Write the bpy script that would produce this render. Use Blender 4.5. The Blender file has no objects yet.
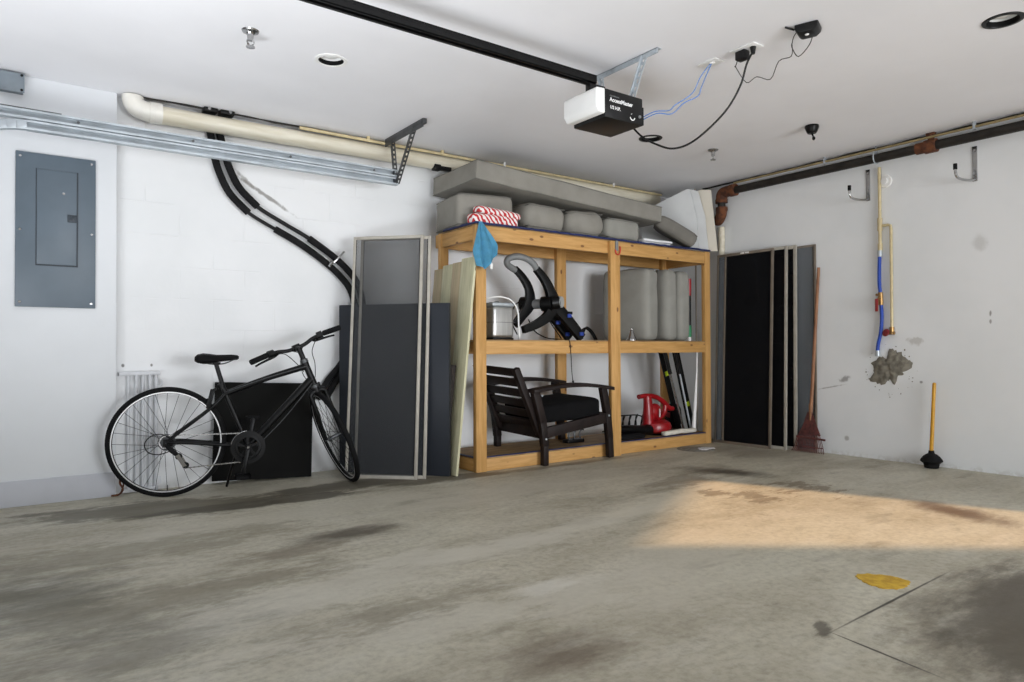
import bpy, bmesh, math, random
from math import radians as R, sin, cos, pi
from mathutils import Vector as V, Matrix, noise
random.seed(7)
scn = bpy.context.scene
C = scn.collection

# ------------------------------------------------------------------ camera, sky, sun, exposure
cam_d = bpy.data.cameras.new('camera')
cam = bpy.data.objects.new('camera', cam_d); C.objects.link(cam)
cam_d.sensor_width = 36.0; cam_d.lens = 36.0 * 692.0 / 1024.0
cam_d.clip_start = 0.02
def cam_matrix(yaw, pitch, roll):
    f = V((cos(yaw)*cos(pitch), sin(yaw)*cos(pitch), sin(pitch)))
    r = V((sin(yaw), -cos(yaw), 0)); u = r.cross(f)
    c, s = cos(roll), sin(roll)
    r2 = c*r + s*u; u2 = -s*r + c*u
    return Matrix((r2, u2, -f)).transposed()
m4 = cam_matrix(R(54.13), R(0.754), R(-0.253)).to_4x4()
m4.translation = V((0, 0, 0.875))
cam.matrix_world = m4
scn.camera = cam

scn.view_settings.view_transform = 'Standard'
scn.view_settings.look = 'None'
scn.view_settings.gamma = 1.0
scn.view_settings.use_curve_mapping = False
scn.view_settings.exposure = 0.08

w = bpy.data.worlds.new('sky'); scn.world = w; w.use_nodes = True
bg = w.node_tree.nodes['Background']
bg.inputs[0].default_value = (0.86, 0.93, 1.0, 1); bg.inputs[1].default_value = 0.3

SUN_EL = 22.0
sun_dir = V((0.95*cos(R(SUN_EL)), -0.31*cos(R(SUN_EL)), -sin(R(SUN_EL))))
sd = bpy.data.lights.new('sun', 'SUN'); sd.energy = 7.0; sd.color = (1.0, 0.62, 0.32); sd.angle = R(0.53)
sun = bpy.data.objects.new('sun', sd); C.objects.link(sun)
sun.rotation_euler = sun_dir.to_track_quat('-Z', 'Y').to_euler(); sun.location = (-12, 6, 8)

def area(name, loc, direction, sx, sy, energy, color, portal=False, spread=180):
    d = bpy.data.lights.new(name, 'AREA'); d.shape = 'RECTANGLE'; d.size = sx; d.size_y = sy
    d.energy = energy; d.color = color
    d.spread = R(spread)
    if portal: d.cycles.is_portal = True
    o = bpy.data.objects.new(name, d); C.objects.link(o)
    o.location = loc; o.rotation_euler = V(direction).to_track_quat('-Z', 'Y').to_euler()
    return o
# portals at the open garage door and at an added opening behind the camera
area('door_portal', (-0.44, 1.4, 1.08), (1, 0, 0), 6.7, 2.15, 1, (1, 1, 1), True)
area('rear_portal', (2.8, -2.59, 1.08), (0, 1, 0), 3.9, 2.15, 1, (1, 1, 1), True)
area('door_up_fill', (-0.75, 1.6, 0.15), (0.55, 0.55, 1), 3.0, 0.7, 60, (0.93, 0.96, 1.0), spread=110)  # fill lamp added low outside the door, aimed up to brighten the ceiling
area('rear_fill', (2.9, -2.9, 1.05), (0.10, 1, 0.02), 3.2, 1.6, 66, (0.93, 0.96, 1.0), spread=88)  # fill lamp added behind the camera, outside the made-up opening
area('rear_up_fill', (1.6, -2.9, 0.15), (0.15, 0.75, 1), 2.6, 0.7, 8, (0.95, 0.97, 1.0), spread=120)  # weak upward fill, also added behind the camera

# ------------------------------------------------------------------ materials
def lin(c):
    c = c/255.0
    return c/12.92 if c <= 0.04045 else ((c+0.055)/1.055)**2.4
def rgb(r, g, b): return (lin(r), lin(g), lin(b), 1.0)

class NT:
    def __init__(s, name):
        s.m = bpy.data.materials.new(name); s.m.use_nodes = True
        s.t = s.m.node_tree; s.N = s.t.nodes; s.L = s.t.links
        s.b = s.N['Principled BSDF']; s.out = s.N['Material Output']
        s.tc = s.N.new('ShaderNodeTexCoord')
    def coord(s, scale=(1, 1, 1), rot=(0, 0, 0), loc=(0, 0, 0), kind='Object'):
        mp = s.N.new('ShaderNodeMapping')
        mp.inputs['Scale'].default_value = scale; mp.inputs['Rotation'].default_value = rot; mp.inputs['Location'].default_value = loc
        s.L.new(s.tc.outputs[kind], mp.inputs['Vector']); return mp.outputs[0]
    def noise(s, vec, scale, detail=4, rough=0.55, dist=0.0):
        n = s.N.new('ShaderNodeTexNoise'); n.inputs['Scale'].default_value = scale; n.inputs['Detail'].default_value = detail
        n.inputs['Roughness'].default_value = rough; n.inputs['Distortion'].default_value = dist
        s.L.new(vec, n.inputs['Vector']); return n.outputs['Fac']
    def rng(s, val, a, b, c=0.0, d=1.0, smooth=True):
        n = s.N.new('ShaderNodeMapRange'); n.interpolation_type = 'SMOOTHSTEP' if smooth else 'LINEAR'
        for i, v in zip((1, 2, 3, 4), (a, b, c, d)): n.inputs[i].default_value = v
        s.L.new(val, n.inputs[0]); return n.outputs[0]
    def math(s, op, a, b=None):
        n = s.N.new('ShaderNodeMath'); n.operation = op
        for i, x in ((0, a), (1, b)):
            if x is None: continue
            if isinstance(x, (int, float)): n.inputs[i].default_value = x
            else: s.L.new(x, n.inputs[i])
        return n.outputs[0]
    def mix(s, fac, a, b, mode='MIX'):
        n = s.N.new('ShaderNodeMix'); n.data_type = 'RGBA'; n.blend_type = mode
        for i, x in ((0, fac), (6, a), (7, b)):
            if isinstance(x, (int, float)): n.inputs[i].default_value = x
            elif isinstance(x, tuple): n.inputs[i].default_value = x
            else: s.L.new(x, n.inputs[i])
        return n.outputs[2]
    def bump(s, h, strength=0.3, dist=0.01):
        n = s.N.new('ShaderNodeBump'); n.inputs['Strength'].default_value = strength; n.inputs['Distance'].default_value = dist
        s.L.new(h, n.inputs['Height']); s.L.new(n.outputs[0], s.b.inputs['Normal'])
    def col(s, x):
        if isinstance(x, tuple): s.b.inputs['Base Color'].default_value = x
        else: s.L.new(x, s.b.inputs['Base Color'])
    def setp(s, rough=0.5, metal=0.0, spec=0.5):
        s.b.inputs['Roughness'].default_value = rough; s.b.inputs['Metallic'].default_value = metal
        s.b.inputs['Specular IOR Level'].default_value = spec

def mk(name, c, rough=0.5, metal=0.0, var=0.08, scale=14.0, bump=0.0, bscale=60.0, spec=0.5, c2=None, stretch=(1, 1, 1)):
    t = NT(name); v = t.coord(stretch)
    n = t.noise(v, scale)
    a = rgb(*c)
    b = rgb(*c2) if c2 else tuple(min(1, x*(1-var*2)) for x in a[:3]) + (1.0,)
    a2 = a if c2 else tuple(min(1, x*(1+var)) for x in a[:3]) + (1.0,)
    t.col(t.mix(t.rng(n, 0.35, 0.65), a2, b)); t.setp(rough, metal, spec)
    if bump: t.bump(t.noise(v, bscale, 6), bump, 0.004)
    return t.m

M = {}
M['ceiling'] = mk('ceiling_paint', (238, 238, 241), 0.85, var=0.015, scale=1.2, bump=0.05, bscale=90)
M['metal_grey'] = mk('panel_grey_paint', (96, 109, 120), 0.42, var=0.04, scale=3)
M['metal_grey_dk'] = mk('panel_seam', (52, 60, 68), 0.5)
M['steel'] = mk('galvanised_steel', (188, 196, 202), 0.42, 0.45, var=0.06, scale=9)
M['steel_dk'] = mk('dark_steel', (92, 94, 96), 0.45, 0.7, var=0.1)
M['chrome_br'] = mk('brushed_steel', (196, 196, 194), 0.32, 0.9, var=0.05, scale=30, stretch=(1, 1, 0.05))
M['chrome'] = mk('bright_metal', (176, 176, 176), 0.22, 1.0, var=0.03)
M['alu'] = mk('screen_frame_aluminium', (186, 181, 170), 0.45, 0.25, var=0.05)
M['alu_dk'] = mk('bronze_frame', (134, 124, 112), 0.5, 0.3, var=0.06)
M['black'] = mk('black_paint', (10, 10, 11), 0.4, var=0.1, spec=0.25)
M['black_matte'] = mk('black_rubber', (15, 15, 16), 0.8, var=0.1, spec=0.2)
M['black_foam'] = mk('pipe_insulation', (28, 28, 29), 0.85, var=0.15, bump=0.3, spec=0.2)
M['plastic_black'] = mk('black_plastic', (20, 20, 21), 0.4, var=0.06, spec=0.3)
M['white_plastic'] = mk('white_plastic', (236, 236, 234), 0.4, var=0.02)
M['white_paint'] = mk('white_enamel', (214, 216, 220), 0.5, var=0.04)
M['pvc'] = mk('cream_pipe', (228, 222, 204), 0.4, var=0.06, scale=5, c2=(214, 206, 184), stretch=(0.6, 6, 6))
M['pvc_white'] = mk('white_pipe', (232, 229, 220), 0.35, var=0.03)
M['cpvc'] = mk('tan_water_pipe', (208, 192, 150), 0.45, var=0.06)
M['tan_dark'] = mk('dull_tan_tube', (150, 134, 96), 0.5, var=0.1)
M['iron'] = mk('black_iron_pipe', (40, 36, 32), 0.55, 0.2, var=0.2, bump=0.2)
M['rust'] = mk('rusty_iron', (112, 66, 38), 0.85, 0.0, c2=(70, 40, 26), scale=22, bump=0.5)
M['blue_hose'] = mk('blue_tubing', (28, 70, 170), 0.4, var=0.05)
M['red_plastic'] = mk('red_plastic', (150, 16, 24), 0.3, var=0.06)
M['red_dark'] = mk('red_valve', (140, 40, 40), 0.5)
M['wood'] = mk('pine_lumber', (214, 170, 108), 0.6, c2=(190, 142, 80), scale=5, stretch=(1.2, 9, 9), bump=0.1)
def pine(name, c, c2, knot, axis):
    t = NT(name)
    st = {'x': (1.1, 12, 12), 'y': (12, 1.1, 12), 'z': (12, 12, 1.1)}[axis]
    g = t.noise(t.coord(st), 3.2, 5, 0.6, 0.6)
    base = t.mix(t.rng(g, 0.3, 0.7), rgb(*c), rgb(*c2))
    vo = t.N.new('ShaderNodeTexVoronoi'); vo.inputs['Scale'].default_value = 6.4
    ks = {'x': (0.8, 1.6, 1.6), 'y': (1.6, 0.8, 1.6), 'z': (1.6, 1.6, 0.8)}[axis]
    t.L.new(t.coord(ks), vo.inputs['Vector'])
    kf = t.rng(vo.outputs['Distance'], 0.07, 0.13, 0.9, 0)
    t.col(t.mix(kf, base, rgb(*knot))); t.setp(0.62); t.bump(g, 0.12, 0.003)
    return t.m
for ax in 'xyz':
    M['wood_'+ax] = pine('pine_lumber_'+ax, (206, 160, 98), (184, 138, 76), (110, 70, 38), ax)
M['plywood'] = mk('plywood', (168, 136, 92), 0.7, c2=(132, 104, 68), scale=4, stretch=(1, 5, 5))
M['treated'] = pine('treated_plank', (212, 208, 176), (190, 186, 150), (104, 84, 60), 'z')
M['picket'] = pine('weathered_picket', (196, 178, 146), (172, 160, 128), (116, 94, 70), 'z')
M['cushion'] = mk('grey_cushion_fabric', (140, 137, 129), 0.9, var=0.05, scale=5, bump=0.35, bscale=220)
M['cushion_lt'] = mk('light_grey_cushion_fabric', (144, 143, 136), 0.9, var=0.04, scale=5, bump=0.3, bscale=220)
M['cushion_dk'] = mk('dark_grey_cushion_fabric', (122, 119, 112), 0.9, var=0.05, scale=5, bump=0.3, bscale=220)
M['piping'] = mk('cushion_piping', (112, 110, 104), 0.9)
M['foamboard'] = mk('white_foam_board', (206, 208, 208), 0.75, var=0.03, scale=3)
M['cream_board'] = mk('cream_board', (212, 206, 192), 0.7, var=0.03, scale=3)
M['navy'] = mk('navy_tarp', (28, 42, 92), 0.55, var=0.15, scale=20, bump=0.3)
M['cloth_blue'] = mk('light_blue_cloth', (106, 184, 220), 0.85, var=0.06, scale=20, bump=0.3, bscale=250)
M['slate'] = mk('charcoal_board', (40, 44, 51), 0.45, var=0.04, scale=2, spec=0.3)
M['slate_edge'] = mk('board_edge', (34, 36, 40), 0.6)
M['blackboard'] = mk('black_board', (24, 24, 23), 0.7, var=0.08, scale=2, spec=0.08)
M['chair_wood'] = mk('dark_stained_wood', (36, 27, 25), 0.5, spec=0.25, c2=(27, 20, 19), scale=5, stretch=(4, 4, 1.5))
M['chair_fabric'] = mk('black_seat_fabric', (19, 19, 20), 0.95, spec=0.15, var=0.08, bump=0.25, bscale=260)
M['woven'] = mk('woven_brown', (52, 44, 40), 0.85, c2=(30, 25, 24), scale=60, bump=0.8, bscale=80)
M['cement'] = mk('rough_cement', (140, 135, 122), 0.95, c2=(104, 100, 90), scale=22, bump=0.9, bscale=45)
M['yellow_paint'] = mk('yellow_floor_paint', (206, 168, 48), 0.7, c2=(180, 140, 36), scale=24)
M['yellow_handle'] = mk('yellow_handle', (204, 150, 34), 0.4, var=0.05)
M['tan_handle'] = mk('wooden_handle', (160, 112, 78), 0.55, c2=(130, 88, 60), scale=6, stretch=(5, 5, 1))
M['rake'] = mk('rust_red_rake', (110, 56, 52), 0.7, c2=(78, 44, 40), scale=30)
M['lime'] = mk('lime_marking', (190, 214, 40), 0.5)
M['green'] = mk('green_plastic', (40, 130, 84), 0.5)
M['blue_knob'] = mk('blue_strap', (36, 66, 160), 0.5)
M['blue_wire'] = mk('blue_wire', (70, 120, 190), 0.5)
M['brass'] = mk('brass_fitting', (176, 140, 90), 0.35, 0.8)
M['grey_plastic'] = mk('grey_plastic', (126, 128, 128), 0.5, var=0.04)
M['cap_grey'] = mk('pale_grey_cap', (168, 170, 170), 0.45, var=0.02)
M['box_grey'] = mk('box_grey_paint', (128, 138, 146), 0.5, var=0.03)
M['paper'] = mk('white_paper', (226, 226, 228), 0.7, var=0.03)
M['cream_cloth'] = mk('cream_cloth', (216, 210, 196), 0.9, var=0.06, bump=0.3)
M['text'] = mk('white_print', (240, 240, 240), 0.5, var=0.0)
M['orange'] = mk('orange_red_hook', (196, 62, 34), 0.45)
M['stucco'] = mk('outside_stucco', (150, 144, 134), 0.9)
M['rim_side'] = mk('machined_rim', (222, 222, 222), 0.32, 0.5, var=0.02)
M['ring_iron'] = mk('worn_iron_cover', (140, 136, 126), 0.8, c2=(110, 106, 98), scale=30)

def mesh_mat(name, c, alpha):
    t = NT(name)
    tr = t.N.new('ShaderNodeBsdfTransparent'); mx = t.N.new('ShaderNodeMixShader')
    wv = t.noise(t.coord(), 3.0, 3)
    t.L.new(t.rng(wv, 0.3, 0.7, alpha-0.015, alpha+0.015), mx.inputs[0])
    t.L.new(tr.outputs[0], mx.inputs[1]); t.L.new(t.b.outputs[0], mx.inputs[2]); t.L.new(mx.outputs[0], t.out.inputs[0])
    t.col(rgb(*c)); t.setp(0.8, 0, 0.1)
    return t.m
M['mesh_grey'] = mesh_mat('insect_mesh', (74, 76, 78), 0.30)
M['mesh_dark'] = mesh_mat('dark_insect_mesh', (20, 21, 24), 0.88)
M['mesh_black'] = mesh_mat('black_insect_mesh', (14, 14, 16), 0.97)
M['mesh_pale'] = mesh_mat('pale_insect_mesh', (120, 126, 132), 0.55)

def lens_mat():
    t = NT('frosted_lens'); t.col(rgb(240, 240, 238)); t.setp(0.35)
    t.b.inputs['Subsurface Weight'].default_value = 0.3
    t.b.inputs['Subsurface Radius'].default_value = (0.03, 0.03, 0.03)
    return t.m
M['lens'] = lens_mat()

def stripe_mat():
    t = NT('red_white_chevron')
    wv = t.N.new('ShaderNodeTexWave'); wv.wave_type = 'BANDS'; wv.bands_direction = 'DIAGONAL'
    wv.inputs['Scale'].default_value = 11.0; wv.inputs['Distortion'].default_value = 3.0; wv.inputs['Detail'].default_value = 1
    wv.inputs['Detail Scale'].default_value = 2.0
    t.L.new(t.coord((1.4, 1, 1.2)), wv.inputs['Vector'])
    t.col(t.mix(t.rng(wv.outputs['Fac'], 0.42, 0.52), rgb(232, 228, 226), rgb(188, 44, 48))); t.setp(0.85)
    return t.m
M['stripe'] = stripe_mat()

def wall_mat(name, c, blocks, axis, marks=()):
    t = NT(name)
    n = t.noise(t.coord(), 1.3, 4); n2 = t.noise(t.coord((1, 1, 1)), 26, 5)
    base = t.mix(t.rng(n, 0.3, 0.7), rgb(*c), rgb(c[0]-9, c[1]-8, c[2]-8))
    # scuffs and chips
    def mark(c_, sz, rot, col_, amt, wobble=0.6, soft=0.5):
        nonlocal base
        sub = t.N.new('ShaderNodeVectorMath'); sub.operation = 'SUBTRACT'; sub.inputs[1].default_value = c_
        t.L.new(t.tc.outputs['Object'], sub.inputs[0])
        mp = t.N.new('ShaderNodeMapping'); mp.vector_type = 'TEXTURE'; mp.inputs['Rotation'].default_value = rot; mp.inputs['Scale'].default_value = sz
        t.L.new(sub.outputs[0], mp.inputs[0])
        ln = t.N.new('ShaderNodeVectorMath'); ln.operation = 'LENGTH'; t.L.new(mp.outputs[0], ln.inputs[0])
        d = t.math('ADD', ln.outputs['Value'], t.math('MULTIPLY', t.math('SUBTRACT', t.noise(t.coord(), 22.0, 4, 0.6), 0.5), wobble*2))
        base = t.mix(t.rng(d, 1-soft, 1+soft*0.5, amt, 0), base, rgb(*col_))
    for mk_ in marks: mark(*mk_)
    # rising damp just above the slab
    sep = t.N.new('ShaderNodeSeparateXYZ'); t.L.new(t.tc.outputs['Object'], sep.inputs[0])
    low = t.math('MULTIPLY', t.rng(sep.outputs[2], 0.0, 0.05, 1, 0), t.rng(n2, 0.42, 0.62))
    base = t.mix(t.math('MULTIPLY', low, 0.35), base, rgb(170, 164, 152))
    t.col(base); t.setp(0.6, 0, 0.35)
    if blocks:
        br = t.N.new('ShaderNodeTexBrick')
        br.inputs['Scale'].default_value = 1.0; br.inputs['Mortar Size'].default_value = 0.0045
        br.inputs['Brick Width'].default_value = 0.405; br.inputs['Row Height'].default_value = 0.203
        br.inputs['Mortar Smooth'].default_value = 0.6
        mp = t.N.new('ShaderNodeMapping'); mp.inputs['Rotation'].default_value = (R(-90), 0, 0) if axis == 'x' else (R(-90), 0, R(90))
        cb = t.N.new('ShaderNodeCombineXYZ')
        t.L.new(sep.outputs[0 if axis == 'x' else 1], cb.inputs[0])
        t.L.new(sep.outputs[2], cb.inputs[1])
        mp2 = t.N.new('ShaderNodeMapping'); mp2.inputs['Location'].default_value = (0.13, 0, 0)
        t.L.new(cb.outputs[0], mp2.inputs[0]); t.L.new(mp2.outputs[0], br.inputs['Vector'])
        keep = t.rng(t.noise(t.coord(loc=(7, 2, 5)), 2.6, 2), 0.46, 0.60)
        inv = t.math('SUBTRACT', 1.0, t.math('MULTIPLY', br.outputs['Fac'], keep))
        t.bump(t.math('ADD', inv, t.math('MULTIPLY', n2, 0.25)), 0.4, 0.008)
    else:
        t.bump(n2, 0.08, 0.006)
    return t.m
M['wall_block'] = wall_mat('painted_block_wall', (238, 239, 240), True, 'x', [
    ((1.42, 4.9, 1.965), (0.21, 9.0, 0.014), (0, R(30), 0), (120, 116, 108), 0.75, 0.9, 0.6),
    ((1.30, 4.9, 2.045), (0.09, 9.0, 0.014), (0, R(42), 0), (140, 136, 128), 0.6, 0.9, 0.6),
    ((0.56, 4.9, 0.79), (0.010, 9.0, 0.012), (0, 0, 0), (70, 66, 62), 0.8, 0.3, 0.5),
    ((0.72, 4.9, 0.79), (0.008, 9.0, 0.010), (0, 0, 0), (80, 74, 70), 0.8, 0.3, 0.5)])
M['wall_smooth'] = wall_mat('painted_wall', (238, 240, 241), False, 'y', [
    ((5.55, 3.01, 0.625), (9.0, 0.055, 0.022), (R(-25), 0, 0), (130, 128, 126), 0.75, 1.0, 0.5),
    ((5.55, 3.13, 0.555), (9.0, 0.12, 0.006), (R(-12), 0, 0), (150, 148, 146), 0.7, 0.8, 0.5),
    ((5.55, 1.96, 1.12), (9.0, 0.008, 0.022), (0, 0, 0), (120, 118, 114), 0.75, 0.8, 0.5),
    ((5.55, 1.96, 1.06), (9.0, 0.008, 0.016), (0, 0, 0), (130, 128, 124), 0.7, 0.8, 0.5),
    ((5.55, 2.42, 0.62), (9.0, 0.012, 0.010), (0, 0, 0), (110, 106, 100), 0.7, 0.6, 0.5),
    ((5.55, 2.46, 0.93), (9.0, 0.05, 0.03), (0, 0, 0), (170, 166, 158), 0.5, 1.2, 0.5),
    ((5.55, 2.02, 1.62), (9.0, 0.05, 0.06), (0, 0, 0), (200, 200, 198), 0.6, 0.5, 0.6),
    ((5.55, 3.0, 0.14), (9.0, 0.02, 0.02), (0, 0, 0), (140, 134, 126), 0.6, 0.8, 0.5)])
M['chase'] = mk('painted_board', (226, 229, 232), 0.55, var=0.015, scale=1.5)
M['base_grey'] = mk('grey_base', (190, 192, 198), 0.6, var=0.03, scale=3)

def floor_mat():
    t = NT('worn_concrete')
    wob = t.noise(t.coord(), 2.2, 5, 0.6)
    # long swept streaks
    s1 = t.noise(t.coord((0.7, 1.6, 1), (0, 0, R(-2))), 1.3, 6, 0.62, 0.4)
    s2 = t.noise(t.coord((0.7, 1.7, 1), (0, 0, R(-8)), (4, 2, 0)), 2.0, 7, 0.66, 0.3)
    fine = t.noise(t.coord(), 34, 8, 0.7)
    base = t.mix(t.rng(s1, 0.30, 0.72), rgb(170, 166, 150), rgb(146, 140, 124))
    base = t.mix(t.rng(s2, 0.52, 0.66, 0, 0.5), base, rgb(170, 166, 154))
    base = t.mix(t.rng(s2, 0.44, 0.33, 0, 0.45), base, rgb(104, 98, 84))
    base = t.mix(t.rng(fine, 0.36, 0.74, 0.0, 0.42), base, rgb(96, 90, 78))
    mid_ = t.noise(t.coord((0.9, 1.4, 1)), 7.0, 7, 0.7)
    base = t.mix(t.rng(mid_, 0.50, 0.68, 0.0, 0.38), base, rgb(172, 168, 156))
    base = t.mix(t.rng(mid_, 0.44, 0.30, 0.0, 0.40), base, rgb(100, 94, 80))
    def blob(cx, cy, sx, sy, ang, col, amt, wobble=0.8, soft=0.6):
        nonlocal base
        # rotate about its own centre
        sub = t.N.new('ShaderNodeVectorMath'); sub.operation = 'SUBTRACT'; sub.inputs[1].default_value = (cx, cy, 0)
        t.L.new(t.tc.outputs['Object'], sub.inputs[0])
        mp = t.N.new('ShaderNodeMapping'); mp.vector_type = 'TEXTURE'
        mp.inputs['Rotation'].default_value = (0, 0, R(ang)); mp.inputs['Scale'].default_value = (sx, sy, 1e3)
        t.L.new(sub.outputs[0], mp.inputs[0])
        ln = t.N.new('ShaderNodeVectorMath'); ln.operation = 'LENGTH'; t.L.new(mp.outputs[0], ln.inputs[0])
        d = t.math('ADD', ln.outputs['Value'], t.math('MULTIPLY', t.math('SUBTRACT', t.noise(t.coord((0.8, 1.9, 1), loc=(cx*3, cy*2, 0)), 4.0, 8, 0.74), 0.5), wobble*4.2))
        f = t.rng(d, 1.0-soft, 1.0+soft*0.5, amt, 0)
        base = t.mix(f, base, rgb(*col))
    # pale trowelled bands
    P_ = (170, 166, 154)
    blob(0.85, 2.42, 0.85, 0.16, 8, P_, 0.6, 1.3, 0.5)
    blob(1.6, 2.58, 0.6, 0.10, -6, P_, 0.7, 1.2, 0.5)
    blob(2.35, 2.60, 0.7, 0.08, 4, P_, 0.6, 1.2, 0.5)
    blob(3.3, 2.78, 0.9, 0.13, 10, (172, 167, 152), 0.6, 1.2, 0.5)
    blob(1.25, 1.95, 0.7, 0.14, -8, P_, 0.55, 1.3, 0.5)
    blob(1.58, 2.01, 0.13, 0.07, 0, (182, 179, 170), 0.6, 1.0, 0.6)
    blob(0.10, 3.17, 0.10, 0.05, 20, (178, 174, 164), 0.5, 0.9, 0.6)
    blob(1.3, 3.72, 1.3, 0.14, 0, (160, 155, 141), 0.6, 1.1, 0.4)
    blob(2.6, 3.5, 1.2, 0.20, 4, (158, 153, 140), 0.55, 1.2, 0.5)
    blob(2.2, 1.9, 0.7, 0.25, 20, (162, 157, 144), 0.5, 1.2, 0.6)
    blob(1.5, 4.50, 0.5, 0.08, 2, (156, 151, 138), 0.7, 0.8, 0.4)
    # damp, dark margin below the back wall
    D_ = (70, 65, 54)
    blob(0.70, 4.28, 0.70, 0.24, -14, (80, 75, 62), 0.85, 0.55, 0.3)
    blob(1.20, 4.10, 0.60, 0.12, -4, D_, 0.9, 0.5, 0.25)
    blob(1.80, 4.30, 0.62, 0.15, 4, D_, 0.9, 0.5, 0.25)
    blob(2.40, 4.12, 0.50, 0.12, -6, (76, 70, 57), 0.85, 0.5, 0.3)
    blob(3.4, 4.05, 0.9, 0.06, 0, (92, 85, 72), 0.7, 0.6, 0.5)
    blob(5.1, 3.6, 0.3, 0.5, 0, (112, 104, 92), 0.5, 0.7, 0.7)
    blob(0.05, 2.95, 0.30, 0.50, 10, (72, 69, 58), 0.75, 0.8, 0.9)  # soft dark patches near the door, apart from the wall margin
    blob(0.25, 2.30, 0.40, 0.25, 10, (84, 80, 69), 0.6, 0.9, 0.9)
    # oil stains
    blob(1.30, 3.15, 0.26, 0.12, 0, (62, 54, 43), 0.85, 0.5, 0.8)
    blob(1.0, 3.02, 0.26, 0.10, 0, (96, 86, 70), 0.7, 1.2, 0.8)
    blob(4.12, 3.14, 0.16, 0.34, 25, (56, 48, 38), 0.9, 0.4, 0.7)
    blob(3.62, 3.10, 0.40, 0.14, 20, (98, 90, 76), 0.6, 1.0, 0.5)
    blob(4.10, 1.62, 0.14, 0.36, -18, (80, 62, 44), 0.9, 0.45, 0.8)
    blob(4.05, 2.50, 0.16, 0.22, 0, (92, 78, 60), 0.7, 2.2, 0.5)
    blob(3.55, 2.55, 0.10, 0.20, 30, (92, 80, 64), 0.6, 2.2, 0.5)
    blob(1.28, 1.54, 0.20, 0.13, 0, (78, 65, 52), 0.75, 0.6, 0.9)
    blob(0.35, 3.45, 0.8, 0.20, 0, (110, 104, 88), 0.6, 1.2, 0.6)
    blob(0.45, 2.70, 0.6, 0.16, 5, (104, 98, 83), 0.6, 1.3, 0.6)
    blob(1.0, 2.1, 0.4, 0.10, 5, (108, 102, 88), 0.55, 1.3, 0.6)
    # darker slab beyond the joint
    blob(2.62, 0.70, 0.70, 0.44, 6, (66, 60, 49), 0.9, 0.35, 0.5)
    blob(2.95, 0.85, 0.50, 0.30, 10, (74, 68, 57), 0.8, 0.6, 0.5)
    blob(3.0, 0.95, 0.22, 0.10, 0, (72, 65, 54), 0.7, 1.2, 0.8)
    # saw-cut joint
    blob(2.50, 1.185, 0.46, 0.006, 2.4, (52, 48, 42), 0.95, 0.25, 0.5)
    blob(2.03, 1.01, 0.006, 0.17, -8, (52, 48, 42), 0.95, 0.25, 0.5)
    blob(2.06, 1.20, 0.07, 0.022, 40, (70, 65, 56), 0.8, 1.2)
    base = t.mix(1.0, base, (1.38, 1.38, 1.38, 1.0), 'MULTIPLY')
    t.col(base)
    t.L.new(t.rng(s1, 0.3, 0.7, 0.42, 0.68), t.b.inputs['Roughness']); t.b.inputs['Specular IOR Level'].default_value = 0.42
    t.bump(t.math('ADD', fine, t.math('MULTIPLY', wob, 0.6)), 0.16, 0.006)
    return t.m
M['floor'] = floor_mat()

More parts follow.
